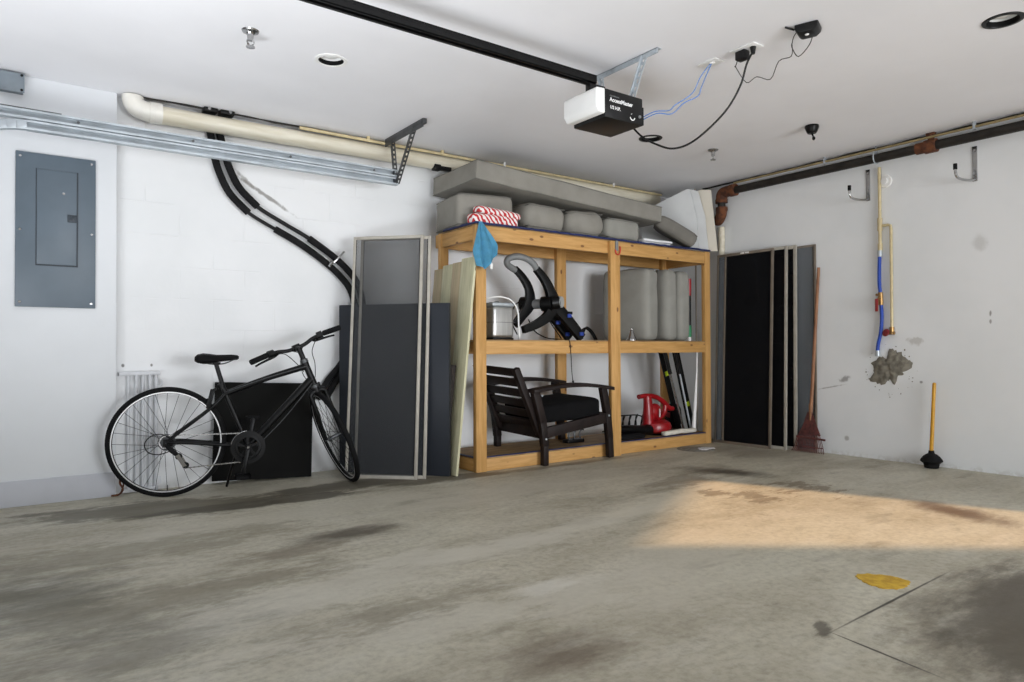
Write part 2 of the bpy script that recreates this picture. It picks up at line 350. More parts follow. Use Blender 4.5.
# ------------------------------------------------------------------ mesh builder
class MB:
    def __init__(s): s.bm = bmesh.new()
    def _add(s, tb, mat=None):
        if mat is not None: bmesh.ops.transform(tb, matrix=mat, verts=tb.verts)
        me = bpy.data.meshes.new('tmp'); tb.to_mesh(me); tb.free()
        s.bm.from_mesh(me); bpy.data.meshes.remove(me); return s
    def bx(s, x0, x1, y0, y1, z0, z1, bev=0.0, mat=None, seg=2):
        tb = bmesh.new(); bmesh.ops.create_cube(tb, size=1)
        for v in tb.verts:
            v.co = V(((x0+x1)/2+v.co.x*(x1-x0), (y0+y1)/2+v.co.y*(y1-y0), (z0+z1)/2+v.co.z*(z1-z0)))
        if bev: bmesh.ops.bevel(tb, geom=tb.edges[:], offset=bev, segments=seg, profile=0.5, affect='EDGES')
        return s._add(tb, mat)
    def cyl(s, p0, p1, r0, r1=None, n=16, mat=None, caps=True):
        p0, p1 = V(p0), V(p1); r1 = r0 if r1 is None else r1
        tb = bmesh.new(); L = (p1-p0).length
        bmesh.ops.create_cone(tb, cap_ends=caps, segments=n, radius1=r0, radius2=r1, depth=L)
        q = (p1-p0).to_track_quat('Z', 'Y').to_matrix().to_4x4(); q.translation = (p0+p1)/2
        bmesh.ops.transform(tb, matrix=q, verts=tb.verts)
        return s._add(tb, mat)
    def beam(s, p0, p1, wd, th, up=(0, 0, 1), bev=0.0, mat=None):
        """rectangular bar from p0 to p1; wd across (p x up), th along up"""
        p0, p1 = V(p0), V(p1); d = (p1-p0).normalized(); sd = d.cross(V(up)).normalized(); u = sd.cross(d)
        q = Matrix((d, sd, u)).transposed().to_4x4(); q.translation = (p0+p1)/2; L = (p1-p0).length
        return s.bx(-L/2, L/2, -wd/2, wd/2, -th/2, th/2, bev, q if mat is None else mat @ q)
    def tube(s, pts, r, n=8, closed=False, sub=0, mat=None, ry=None):
        pts = [V(p) for p in pts]
        if sub:
            out = []; N = len(pts); rng_ = range(N if closed else N-1)
            for i in rng_:
                g = (lambda k: pts[k % N]) if closed else (lambda k: pts[max(0, min(N-1, k))])
                a, b, c, d = g(i-1), g(i), g(i+1), g(i+2)
                for k in range(sub):
                    t = k/sub
                    out.append(0.5*((2*b)+(c-a)*t+(2*a-5*b+4*c-d)*t*t+(3*b-a-3*c+d)*t**3))
            if not closed: out.append(pts[-1])
            pts = out
        N = len(pts); tb = bmesh.new(); rings = []
        rr = r if isinstance(r, (list, tuple)) else None
        def rad(i):
            if rr is None: return r
            f = i/(N-1)*(len(rr)-1); k = min(int(f), len(rr)-2); return rr[k]+(rr[k+1]-rr[k])*(f-k)
        nrm = None
        for i in range(N):
            if closed: d = (pts[(i+1) % N]-pts[i-1])
            else: d = pts[min(i+1, N-1)]-pts[max(i-1, 0)]
            d = d.normalized() if d.length > 1e-9 else V((0, 0, 1))
            if nrm is None:
                nrm = d.cross(V((0, 0, 1)) if abs(d.z) < 0.9 else V((1, 0, 0))).normalized()
            else:
                nrm = (nrm - d*nrm.dot(d)).normalized()
            bn = d.cross(nrm); R_ = rad(i)
            rings.append([tb.verts.new(pts[i]+(nrm*cos(2*pi*k/n)+bn*sin(2*pi*k/n)*(ry if ry else 1.0))*R_) for k in range(n)])
        for i in range(N if closed else N-1):
            a, b = rings[i], rings[(i+1) % N]
            for k in range(n): tb.faces.new((a[k], a[(k+1) % n], b[(k+1) % n], b[k]))
        if not closed:
            tb.faces.new(rings[0][::-1]); tb.faces.new(rings[-1])
        return s._add(tb, mat)
    def ring(s, R_, r, n=48, m=8, mat=None, c=(0, 0, 0)):
        """torus in the local XZ plane"""
        return s.tube([V(c)+V((R_*cos(2*pi*k/n), 0, R_*sin(2*pi*k/n))) for k in range(n)], r, m, True, 0, mat)
    def lathe(s, prof, n=32, mat=None):
        tb = bmesh.new(); rings = []
        for r, z in prof:
            rings.append([tb.verts.new((max(r, 1e-5)*cos(2*pi*k/n), max(r, 1e-5)*sin(2*pi*k/n), z)) for k in range(n)])
        for a, b in zip(rings, rings[1:]):
            for k in range(n): tb.faces.new((a[k], a[(k+1) % n], b[(k+1) % n], b[k]))
        if prof[0][0] > 1e-4 and prof[-1][0] > 1e-4 and prof[0] != prof[-1]:
            for k in range(n): tb.faces.new((rings[-1][k], rings[-1][(k+1) % n], rings[0][(k+1) % n], rings[0][k]))
        bmesh.ops.remove_doubles(tb, verts=tb.verts, dist=1e-4)
        return s._add(tb, mat)
    def prism(s, poly, d0, d1, mat=None, bev=0.0):
        """polygon in local XZ, extruded along local Y from d0 to d1"""
        tb = bmesh.new()
        a = [tb.verts.new((x, d0, z)) for x, z in poly]; b = [tb.verts.new((x, d1, z)) for x, z in poly]
        n = len(poly)
        tb.faces.new(a); tb.faces.new(b[::-1])
        for k in range(n): tb.faces.new((a[(k+1) % n], a[k], b[k], b[(k+1) % n]))
        bmesh.ops.recalc_face_normals(tb, faces=tb.faces)
        if bev: bmesh.ops.bevel(tb, geom=tb.edges[:], offset=bev, segments=2, profile=0.5, affect='EDGES')
        return s._add(tb, mat)
    def sph(s, c, r, sc=(1, 1, 1), n=16, mat=None):
        tb = bmesh.new(); bmesh.ops.create_uvsphere(tb, u_segments=n, v_segments=n//2, radius=r)
        for v in tb.verts: v.co = V((c[0]+v.co.x*sc[0], c[1]+v.co.y*sc[1], c[2]+v.co.z*sc[2]))
        return s._add(tb, mat)
    def pillow(s, sx, sy, sz, r=0.05, puff=0.12, wob=0.012, cuts=12, mat=None, seed=0.0):
        """soft cushion centred on the origin, thin along z"""
        tb = bmesh.new(); bmesh.ops.create_cube(tb, size=2)
        bmesh.ops.subdivide_edges(tb, edges=tb.edges[:], cuts=cuts, use_grid_fill=True)
        h = V((sx/2, sy/2, sz/2)); r = min(r, sz*0.49)
        for v in tb.verts:
            # denser rows near the rim
            q = V([math.copysign(abs(c)**0.75, c) for c in v.co])
            p = V((q.x*h.x, q.y*h.y, q.z*h.z))
            inn = V([max(-(h[i]-r), min(h[i]-r, p[i])) for i in range(3)])
            d = p-inn
            if d.length > 1e-8: p = inn+d.normalized()*r
            u, w_ = p.x/h.x, p.y/h.y
            p.z *= 1+puff*(1-u*u)*(1-w_*w_)
            p.x *= 1+0.25*puff*(1-w_*w_)*0.3
            nz = noise.noise_vector(p*6+V((seed, seed*2, 0)))
            v.co = p+nz*wob
        return s._add(tb, mat)

def finish(me, smooth=35):
    me.update()
    for p in me.polygons: p.use_smooth = True
    me.set_sharp_from_angle(angle=R(smooth))

def obj(name, mb, mat, parent=None, local=False, origin=None):
    """link the builder's shape as ONE mesh object; shapes come in world coordinates unless local"""
    bm = mb.bm
    bmesh.ops.recalc_face_normals(bm, faces=bm.faces)
    me = bpy.data.meshes.new(name)
    if not local:
        if parent is not None:
            bmesh.ops.transform(bm, matrix=root_of(parent).matrix_basis.inverted(), verts=bm.verts)
        else:
            if origin is None:
                xs = [v.co for v in bm.verts]
                origin = V(((min(p.x for p in xs)+max(p.x for p in xs))/2, (min(p.y for p in xs)+max(p.y for p in xs))/2, min(p.z for p in xs)))
            bmesh.ops.translate(bm, vec=-V(origin), verts=bm.verts)
    bm.to_mesh(me); bm.free(); finish(me)
    me.materials.append(mat if not isinstance(mat, str) else M[mat])
    o = bpy.data.objects.new(name, me); C.objects.link(o)
    if parent is not None: o.parent = parent
    elif origin is not None: o.location = origin
    return o
def root_of(o):
    while o.parent: o = o.parent
    return o
def tag(o, label, cat, group=None):
    o['label'] = label; o['category'] = cat
    if group: o['group'] = group
    return o
def thing(name, label, cat, loc=(0, 0, 0), rot=(0, 0, 0), group=None, matrix=None):
    o = bpy.data.objects.new(name, None); C.objects.link(o); o.empty_display_size = 0.05
    if matrix is not None: o.matrix_basis = matrix
    else: o.location = loc; o.rotation_euler = rot
    return tag(o, label, cat, group)
def struct(name, mb, mat, origin=(0, 0, 0)):
    o = obj(name, mb, mat, origin=origin); o['kind'] = 'structure'; return o
def dup(root, loc, rot=None, label=None):
    r = root.copy(); C.objects.link(r); r.location = loc
    if rot is not None: r.rotation_euler = rot
    if label: r['label'] = label
    for ch in list(root.children):
        c = ch.copy(); C.objects.link(c); c.parent = r
        for g in list(ch.children):
            d = g.copy(); C.objects.link(d); d.parent = c
    return r

# ------------------------------------------------------------------ the room
XL, XR, YN, YW, YC, ZC = -0.45, 5.55, -2.6, 4.90, 4.83, 2.46
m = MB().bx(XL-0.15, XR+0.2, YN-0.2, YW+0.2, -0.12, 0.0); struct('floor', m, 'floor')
struct('wall_back', MB().bx(XL-0.15, XR+0.2, YW, YW+0.2, -0.12, ZC), 'wall_block')
struct('wall_right', MB().bx(XR, XR+0.2, YN-0.2, YW, -0.12, ZC), 'wall_smooth')
struct('wall_near', MB().bx(XL-0.15, 0.8, YN-0.2, YN, -0.12, ZC).bx(4.8, XR+0.2, YN-0.2, YN, -0.12, ZC).bx(0.8, 4.8, YN-0.2, YN, 2.16, ZC), 'wall_smooth')  # opening in this wall is made up to let the added fill in
m = MB().bx(XL-0.15, XL, 4.76, YW, -0.12, ZC).bx(XL-0.15, XL, YN, -1.95, -0.12, ZC).bx(XL-0.15, XL, -1.95, 4.76, 2.16, ZC)
struct('wall_door_side', m, 'wall_smooth')
struct('wall_chase', MB().bx(XL, 0.517, YC, YW, 0, ZC, 0.004), 'chase')
struct('baseboard_left', MB().bx(XL, 0.512, YC-0.008, YC, 0, 0.147, 0.003), 'base_grey')
# ceiling with three holes for the recessed lights
CANS = [(1.382*1.017, 3.57*1.013), (3.88, 3.58), (3.88, 1.30)]
cb = MB().bx(XL-0.15, XR+0.2, YN-0.2, YW+0.2, ZC, ZC+0.2)
ceil_o = struct('ceiling', cb, 'ceiling')
cut = MB()
for cx, cy in CANS: cut.cyl((cx, cy, ZC-0.05), (cx, cy, ZC+0.14), 0.074, n=40)
cut_o = obj('ceiling_cut', cut, 'ceiling', origin=(0, 0, 0))
bo = ceil_o.modifiers.new('holes', 'BOOLEAN'); bo.operation = 'DIFFERENCE'; bo.object = cut_o; bo.solver = 'EXACT'
dg = bpy.context.evaluated_depsgraph_get()
nm = bpy.data.meshes.new_from_object(ceil_o.evaluated_get(dg))
ceil_o.modifiers.clear(); ceil_o.data = nm; finish(nm, 30)
bpy.data.objects.remove(cut_o)
# outside: driveway, and two unseen shapes added to bound the sun patch
struct('driveway', MB().bx(-30, XL-0.15, -18, 22, -0.14, -0.02).bx(XL-0.15, 12, -18, YN-0.2, -0.14, -0.02), 'stucco')
def at_z(x, y, z):
    k = z/sin(R(SUN_EL)); return (x-sun_dir.x*k, y-sun_dir.y*k)
A, B, Cc, D = (3.74, 3.03), (4.38, 1.40), (3.59, 1.15), (2.32, 2.16)
pc, pd, pa = at_z(*Cc, 5), at_z(*D, 5), at_z(*A, 5)
ex = lambda p, q, k: (p[0]+(q[0]-p[0])*k, p[1]+(q[1]-p[1])*k)
rx = Matrix(((1, 0, 0, 0), (0, 0, 1, 0), (0, 1, 0, 0), (0, 0, 0, 1)))
hp = [ex(pd, pc, 1.5), pd, ex(pd, pa, 1.8), (pa[0]+1.0, 14), (-15, 14), (-15, 1.5), (pc[0]+0.2, 1.5)]
struct('sun_block', MB().prism(hp, -0.1, 5.0, rx), 'stucco')  # added unseen block, outline projected back from the sun patch corners
wa, wb = at_z(*A, 2.3), at_z(*B, 2.3)
ap = [ex(wa, wb, -0.25), ex(wa, wb, 1.9), (XL-0.15, ex(wa, wb, 1.9)[1]), (XL-0.15, ex(wa, wb, -0.25)[1])]
struct('sun_edge_slab', MB().prism(ap, 2.30, 2.34, rx), 'stucco')  # added unseen slab whose edge cuts the far side of the sun patch

# ------------------------------------------------------------------ left chase: breaker panel, junction box
t = thing('electrical_panel', 'grey steel electrical breaker panel on the white wall at far left', 'electrical panel', (0.2, YC, 1.135))
obj('cover', MB().bx(0.013, 0.405, YC-0.018, YC-0.0005, 1.135, 2.022, 0.004), 'metal_grey', t)
d = obj('door', MB().bx(0.113, 0.308, YC-0.027, YC-0.018, 1.382, 1.93, 0.003), 'metal_grey', t)
obj('door_seam', MB().bx(0.108, 0.113, YC-0.021, YC-0.0175, 1.378, 1.934).bx(0.308, 0.316, YC-0.023, YC-0.0175, 1.376, 1.934).bx(0.108, 0.316, YC-0.022, YC-0.0175, 1.374, 1.382), 'metal_grey_dk', t)
obj('latch', MB().bx(0.262, 0.308, YC-0.032, YC-0.027, 1.635, 1.68, 0.002).bx(0.276, 0.292, YC-0.038, YC-0.03, 1.648, 1.668, 0.003), 'metal_grey_dk', d)
for x, z in ((0.035, 1.995), (0.383, 1.995), (0.035, 1.575), (0.385, 1.575), (0.035, 1.162), (0.383, 1.162), (0.243, 1.80)):
    yy = YC-0.018 if z != 1.80 else YC-0.027
    obj('screw', MB().cyl((x, yy-0.004, z), (x, yy, z), 0.007, n=12), 'chrome', t)
t = thing('junction_box', 'small grey junction box high on the left wall under the ceiling', 'junction box', (-0.01, YC, 2.37))
obj('box', MB().bx(-0.075, 0.048, YC-0.055, YC-0.0005, 2.345, 2.445, 0.004), 'box_grey', t)
obj('cover', MB().bx(-0.08, 0.053, YC-0.063, YC-0.055, 2.341, 2.449, 0.002), 'box_grey', t)
for x in (-0.066, 0.04):
    for z in (2.354, 2.437): obj('screw', MB().cyl((x, YC-0.067, z), (x, YC-0.063, z), 0.007, n=10), 'black', t)

# ------------------------------------------------------------------ garage door track (double) with its hanger
t = thing('garage_door_track', 'galvanised double garage door track crossing the upper left wall', 'door track', (1.0, 4.6, 2.08))
def channel(mb, x0, x1, y, z0, z1):
    mb.bx(x0, x1, y+0.020, y+0.023, z0, z1)
    mb.bx(x0, x1, y-0.018, y+0.023, z1-0.003, z1); mb.bx(x0, x1, y-0.018, y+0.023, z0, z0+0.003)
    mb.bx(x0, x1, y-0.021, y-0.018, z0, z0+0.012); mb.bx(x0, x1, y-0.021, y-0.018, z1-0.012, z1)
m = MB(); channel(m, -0.42, 2.29, 4.6, 2.146, 2.198); obj('rail', m, 'steel', t)
m = MB(); channel(m, 0.06, 2.29, 4.6, 2.088, 2.140); obj('rail', m, 'steel', t)
m = MB()
arc = [V((0.06-0.40*sin(a), 4.6, 1.714+0.40*cos(a))) for a in [k*pi/2/14 for k in range(15)]] + [V((-0.34, 4.6, 0.02))]
tb_pts = arc
for a, b in zip(tb_pts, tb_pts[1:]):
    d_ = (b-a).normalized(); m.beam(a-d_*0.004, b+d_*0.004, 0.04, 0.052, up=V((0, 1, 0)).cross(d_), bev=0.004)
obj('curved_rail', m, 'steel', t)
for x in (0.3, 0.9, 1.5, 2.1):
    obj('bolt', MB().cyl((x, 4.578, 2.17), (x, 4.584, 2.17), 0.008, n=8), 'steel_dk', t)
m = MB().bx(-0.42, 0.22, 4.575, 4.622, 2.198, 2.203); obj('joint_strip', m, 'steel_dk', t)
def perforated(mb, p0, p1, wd=0.032, th=0.004, up=(0, 1, 0), pitch=0.034):
    """slotted strap: two flanges joined by webs so the holes are real"""
    p0, p1 = V(p0), V(p1); d = (p1-p0).normalized(); s_ = d.cross(V(up)).normalized(); L = (p1-p0).length
    for k in (-1, 1): mb.beam(p0+s_*k*wd*0.36, p1+s_*k*wd*0.36, wd*0.28, th, up=up)
    n = max(2, int(L/pitch))
    for i in range(n+1):
        c = p0+d*(L*i/n); mb.beam(c-d*pitch*0.25, c+d*pitch*0.25, wd*0.5, th, up=up)
    mb.beam(p0+s_*wd*0.5, p1+s_*wd*0.5, th, wd*0.7, up=up)
m = MB(); m.bx(2.262, 2.292, 4.15, 4.74, ZC-0.034, ZC-0.0005, 0.001).bx(2.262, 2.266, 4.15, 4.74, ZC-0.06, ZC-0.03); obj('ceiling_strap', m, 'steel_dk', t)
m = MB(); perforated(m, (2.285, 4.60, 2.10), (2.277, 4.64, 2.43), up=(0, 1, 0)); obj('hanger_strap', m, 'steel_dk', t)
m = MB(); perforated(m, (2.29, 4.59, 2.10), (2.277, 4.30, 2.43), up=(0, 1, 0)); obj('hanger_strap', m, 'steel_dk', t)

# ------------------------------------------------------------------ pipes on the back wall
t = thing('drain_pipe', 'thick cream drain pipe running under the ceiling along the back wall', 'pipe', (1.7, 4.82, 2.38))
obj('pipe', MB().cyl((0.70, 4.815, 2.366), (5.30, 4.815, 2.390), 0.056, n=28), 'pvc', t)
el = [V((0.60, 4.815, 2.452)), V((0.60, 4.815, 2.44)), V((0.602, 4.815, 2.425)), V((0.615, 4.815, 2.398)), V((0.645, 4.815, 2.38)), V((0.68, 4.815, 2.373)), V((0.735, 4.815, 2.372))]
obj('elbow', MB().tube(el, 0.060, 24, sub=4).cyl((0.69, 4.815, 2.372), (0.76, 4.815, 2.373), 0.066, n=28), 'pvc_white', t)
t = thing('conduit', 'thin cream conduit clipped along the ceiling above the drain pipe', 'conduit', (3.0, 4.86, 2.44))
obj('tube', MB().cyl((1.62, 4.752, 2.431), (5.3, 4.752, 2.431), 0.0115, n=12), 'cpvc', t)
for x in (2.12, 2.75, 3.35, 4.62): obj('clip', MB().bx(x, x+0.02, 4.738, 4.762, 2.424, 2.4595, 0.002), 'white_plastic' if x > 3 else 'cpvc', t)
t = thing('gap_shadow_strip', 'dark strip standing for the gap shadow where back wall meets the ceiling', 'dark strip', (2.5, 4.89, 2.45))  # dark tube put in for the shadow gap between conduit and ceiling
m = MB(); pts = [(0.56+0.09*k, 4.800+random.uniform(-.006, .006), 2.4535+random.uniform(-.002, .001)) for k in range(53)]
m.tube(pts, [0.004+0.0035*random.random() for _ in range(53)], 6); obj('strip', m, 'iron', t)
# lines wrapped in black insulation
def pt_y(p, y): return V((p[0]*y/4.86, y, 0.875+(p[1]-0.875)*y/4.86))
ins = [(1.075, 2.275), (1.10, 2.20), (1.135, 2.08), (1.20, 1.955), (1.32, 1.84), (1.50, 1.745), (1.68, 1.655), (1.86, 1.54), (1.99, 1.43), (2.06, 1.33), (2.09, 1.18), (2.06, 0.95), (1.98, 0.80), (1.88, 0.68), (1.80, 0.55)]
t = thing('refrigerant_line', 'thick black insulated line sweeping down the back wall, upper of the two', 'insulated pipe', (1.5, 4.86, 1.2), group='insulated lines on the back wall')
dzs = [0.03, 0.026, 0.026, 0.026, 0.026, 0.026, 0.026, 0.026, 0.024, 0.018, 0.005, -0.015, -0.022, -0.025, -0.025]
up = [V((x+0.044, 4.860, z+dz)) for (x, z), dz in zip(ins, dzs)]
lo = [V((x-0.015, 4.866, z-0.02)) for x, z in ins]
lo[0].z = up[0].z = 2.340; lo[0].y = up[0].y = 4.875; lo[1].y = up[1].y = 4.868
obj('pipe', MB().tube(up, 0.014, 10, sub=5), 'black', t)
obj('foam_sleeve', MB().tube(up[:5], 0.0245, 12, sub=5).tube(up[6:], 0.0245, 12, sub=5), 'black_foam', t)
t2 = thing('refrigerant_line', 'thick black insulated line sweeping down the back wall, lower of the two', 'insulated pipe', (1.4, 4.84, 1.2), group='insulated lines on the back wall')
obj('pipe', MB().tube(lo, 0.012, 10, sub=5), 'black', t2)
obj('foam_sleeve', MB().tube(lo[:5], 0.0245, 12, sub=5).tube(lo[5:], 0.0245, 12, sub=5), 'black_foam', t2)
obj('clamp', MB().tube([(1.86, 4.815, 1.50), (1.89, 4.80, 1.52), (1.95, 4.80, 1.585), (1.97, 4.82, 1.60)], 0.008, 8, sub=4).cyl((1.85, 4.80, 1.485), (1.87, 4.80, 1.515), 0.011, n=8), 'chrome', t2)
t = thing('pipe_clamp', 'black clamp block with bright bolts on top of the drain pipe', 'pipe clamp', (1.1, 4.80, 2.435))
obj('block', MB().bx(1.0, 1.085, 4.76, 4.84, 2.434, 2.4595, 0.004).bx(1.10, 1.19, 4.76, 4.84, 2.434, 2.4595, 0.004), 'black', t)
for x in (1.03, 1.16): obj('bolt', MB().cyl((x, 4.75, 2.447), (x, 4.76, 2.447), 0.010, n=8), 'chrome', t)
tag(obj('pipe_bracket', MB().bx(2.74, 2.86, 4.77, 4.82, 2.315, 2.345, 0.004).bx(2.70, 2.76, 4.765, 4.82, 2.305, 2.352, 0.004), 'black'), 'short black pipe bracket under the drain pipe beside the long cushion', 'bracket')

# ------------------------------------------------------------------ garage door opener
t = thing('garage_door_opener', 'black ceiling garage door opener with white light cover and long rail', 'garage door opener', (2.64, 2.745, 2.09))
op = MB(); op.bx(2.50, 2.78, 2.62, 2.87, 2.09, 2.24, 0.006); op.bx(2.78, 2.80, 2.63, 2.86, 2.10, 2.20, 0.004)
obj('housing', op, 'plastic_black', t)
lens_poly = [(2.432, 2.135), (2.452, 2.105), (2.497, 2.105), (2.497, 2.238), (2.440, 2.234), (2.432, 2.222)]
obj('light_cover', MB().prism(lens_poly, 2.615, 2.875, None, 0.008), 'lens', t)
ra, rb_, rz = 2.692, 2.745, 2.288
rl = MB(); rl.bx(-0.40, 2.51, ra, ra+0.004, rz, rz+0.042).bx(-0.40, 2.51, rb_-0.004, rb_, rz, rz+0.042).bx(-0.40, 2.51, ra, rb_, rz+0.038, rz+0.042).bx(-0.40, 2.51, ra, ra+0.016, rz, rz+0.003).bx(-0.40, 2.51, rb_-0.016, rb_, rz, rz+0.003)
for k in range(72): rl.bx(-0.38+k*0.04, -0.36+k*0.04, ra-0.0025, ra, rz+0.028, rz+0.036)
obj('rail_mount', MB().bx(2.47, 2.58, 2.70, 2.74, 2.238, 2.288, 0.004), 'plastic_black', t)
r_ = obj('rail', rl, 'black', t)
obj('drive_belt', MB().bx(-0.38, 2.5, 2.713, 2.724, 2.298, 2.304), 'steel_dk', r_)
m = MB(); m.bx(2.735, 2.765, 2.47, 2.96, ZC-0.004, ZC-0.0005).bx(2.735, 2.739, 2.47, 2.96, ZC-0.030, ZC-0.001)
for k in range(14): m.bx(2.7325, 2.735, 2.49+k*0.033, 2.505+k*0.033, ZC-0.022, ZC-0.012)
obj('ceiling_strap', m, 'steel', t)
m = MB(); perforated(m, (2.735, 2.865, 2.24), (2.735, 2.90, ZC-0.016), up=(1, 0, 0)); obj('hanger_strap', m, 'steel', t)
m = MB(); perforated(m, (2.735, 2.655, 2.24), (2.735, 2.56, ZC-0.018), wd=0.036, up=(1, 0, 0)); obj('hanger_strap', m, 'steel', t)
def text(body, size, x, z, y, name, parent, mat='text', bold=0.0, sx=1.0):
    cu = bpy.data.curves.new('txt', 'FONT'); cu.body = body; cu.size = size; cu.extrude = 0.0004; cu.offset = bold
    to = bpy.data.objects.new('txt', cu); C.objects.link(to)
    me = bpy.data.meshes.new_from_object(to.evaluated_get(bpy.context.evaluated_depsgraph_get()))
    bpy.data.objects.remove(to)
    mb = MB(); mb.bm.from_mesh(me); bpy.data.meshes.remove(me)
    q = Matrix.Rotation(R(90), 4, 'X'); q = Matrix.Translation((x, y, z)) @ q @ Matrix.Diagonal((sx, 1, 1, 1))
    bmesh.ops.transform(mb.bm, matrix=q, verts=mb.bm.verts)
    return obj(name, mb, mat, parent)
text('AccessMaster', 0.031, 2.532, 2.178, 2.6195, 'lettering', t, bold=0.0006, sx=0.98)
text('CHAMBERLAIN', 0.011, 2.532, 2.204, 2.6195, 'lettering', t, sx=0.95, mat='grey_plastic')
text('1/2 H.P.', 0.024, 2.534, 2.140, 2.6195, 'lettering', t, bold=0.0005)
m = MB(); q = Matrix.Translation((2.70, 2.6195, 2.128))
m.tube([(2.70+0.017*cos(a), 2.6195, 2.125+0.017*sin(a)) for a in [R(d_) for d_ in range(190, 351, 16)]], 0.0028, 6)
m.tube([(2.70+0.017*cos(a), 2.6195, 2.125+0.017*sin(a)) for a in [R(d_) for d_ in (100, 115, 130)]], 0.0015, 6)
obj('dial_mark', m, 'text', t)
obj('button', MB().cyl((2.752, 2.6205, 2.135), (2.752, 2.612, 2.135), 0.008, n=14), 'grey_plastic', t)

# ceiling plates, wires, gadget
t = thing('cable_plate', 'white ceiling plate with two blue wires, nearer the opener', 'cover plate', (3.13, 2.44, ZC), group='white ceiling plates')
obj('plate', MB().bx(3.085, 3.165, 2.375, 2.495, ZC-0.008, ZC-0.0005, 0.002), 'white_plastic', t)
obj('socket', MB().cyl((3.12, 2.42, ZC-0.016), (3.12, 2.42, ZC-0.007), 0.014, n=12), 'white_plastic', t)
t = thing('power_outlet', 'white ceiling power outlet with black plugs in it', 'power outlet', (3.13, 2.215, ZC), group='white ceiling plates')
obj('plate', MB().bx(3.085, 3.175, 2.135, 2.285, ZC-0.008, ZC-0.0005, 0.002), 'white_plastic', t)
tag(obj('power_adapter', MB().bx(3.105, 3.155, 2.205, 2.265, ZC-0.055, ZC-0.008, 0.006), 'plastic_black'), 'black power adapter plugged into the ceiling outlet', 'adapter')
def P_(x, y, z): return V((x, y, z))
t = thing('opener_lead', 'thick black power cord drooping from outlet to opener', 'power lead', (3.12, 2.17, ZC))
obj('plug', MB().cyl((3.13, 2.17, ZC-0.008), (3.13, 2.17, ZC-0.045), 0.016, 0.010, 12), 'plastic_black', t)
obj('cord', MB().tube([(3.13, 2.17, ZC-0.03), (3.129, 2.209, 2.373), (3.13, 2.247, 2.277), (3.099, 2.308, 2.163), (3.042, 2.389, 2.064), (2.983, 2.47, 1.994), (2.929, 2.547, 1.976), (2.88, 2.619, 2.01), (2.843, 2.682, 2.058), (2.803, 2.724, 2.12)], 0.0055, 8, sub=8), 'plastic_black', t)
W1 = [(3.113, 2.425, 2.450), (3.072, 2.463, 2.377), (3.04, 2.495, 2.289), (2.969, 2.554, 2.227), (2.945, 2.58, 2.198), (2.881, 2.633, 2.193), (2.803, 2.70, 2.140)]
W2 = [(3.115, 2.420, 2.450), (3.094, 2.446, 2.377), (3.078, 2.465, 2.318), (3.067, 2.48, 2.274), (3.008, 2.529, 2.237), (2.959, 2.572, 2.181), (2.891, 2.627, 2.183), (2.803, 2.70, 2.128)]
for wp, lab in ((W1, 'thin blue wire hanging between opener and ceiling plate, upper one'), (W2, 'thin blue wire hanging between opener and ceiling plate, lower one')):
    tag(obj('bell_wire', MB().tube(wp, 0.0028, 6, sub=6), 'blue_wire'), lab, 'wire', 'blue wires of the opener')
t = thing('ceiling_sensor', 'black multi-sided gadget stuck on the ceiling at upper right', 'sensor', (3.16, 1.88, ZC))
m = MB()
m.prism([(-0.052, -0.03), (-0.035, -0.045), (0.03, -0.045), (0.052, -0.028), (0.056, -0.0005), (-0.056, -0.0005)], -0.05, 0.05, Matrix.Translation((3.16, 1.88, ZC)) @ Matrix.Rotation(R(-70), 4, 'Z'), 0.008)
obj('body', m, 'plastic_black', t)
obj('antenna', MB().cyl((3.12, 1.93, ZC-0.012), (3.07, 1.945, ZC-0.008), 0.005, n=8), 'black', t)
obj('lens', MB().sph((3.15, 1.88, ZC-0.045), 0.010, (1, 1, 0.5)), 'white_plastic', t)
tag(obj('adapter_lead', MB().tube([(3.12, 2.255, 2.415), (3.16, 2.30, 2.40), (3.212, 2.336, 2.42), (3.447, 2.435, 2.42), (3.432, 2.356, 2.425), (3.515, 2.323, 2.42), (3.343, 2.159, 2.425), (3.33, 2.077, 2.42), (3.198, 1.99, 2.42), (3.245, 2.02, 2.425), (3.364, 2.057, 2.42), (3.287, 1.948, 2.425), (3.20, 1.875, 2.44)], 0.0024, 6, sub=4).tube([(3.198, 1.99, 2.42), (3.15, 1.95, 2.43), (3.13, 1.91, 2.445)], 0.0024, 6, sub=4), 'black'), 'thin dark cord zigzagging across the ceiling to the black gadget', 'cord')

# recessed lights and sprinklers
def can_light(cx, cy, label):
    t = thing('recessed_light', label, 'ceiling light', (cx, cy, ZC), group='recessed ceiling lights')
    obj('trim_ring', MB().lathe([(0.066, 0.02), (0.066, 0.0), (0.070, -0.006), (0.086, -0.004), (0.088, 0.0), (0.0735, 0.0), (0.0735, 0.02)], 40), 'white_plastic' if 'left' in label else 'black', t, local=True)
    obj('baffle', MB().lathe([(0.0735, 0.0), (0.066, -0.002), (0.064, 0.022), (0.0735, 0.022)], 40), 'black_matte', t, local=True)
    obj('reflector', MB().lathe([(0.064, 0.022), (0.058, 0.06), (0.045, 0.10), (0.0, 0.104), (0.0, 0.112), (0.0735, 0.11), (0.0735, 0.022)], 40), 'white_plastic', t, local=True)
    obj('bulb', MB().lathe([(0.0, 0.018), (0.03, 0.020), (0.042, 0.026), (0.045, 0.034), (0.03, 0.07), (0.018, 0.10), (0.0, 0.10)], 28), 'white_plastic', t, local=True)
    return t
can_light(*CANS[0], 'recessed ceiling light with white rim at upper left')
can_light(*CANS[1], 'recessed ceiling light with dark rim just behind the opener')
can_light(*CANS[2], 'recessed ceiling light with dark rim at upper right corner')
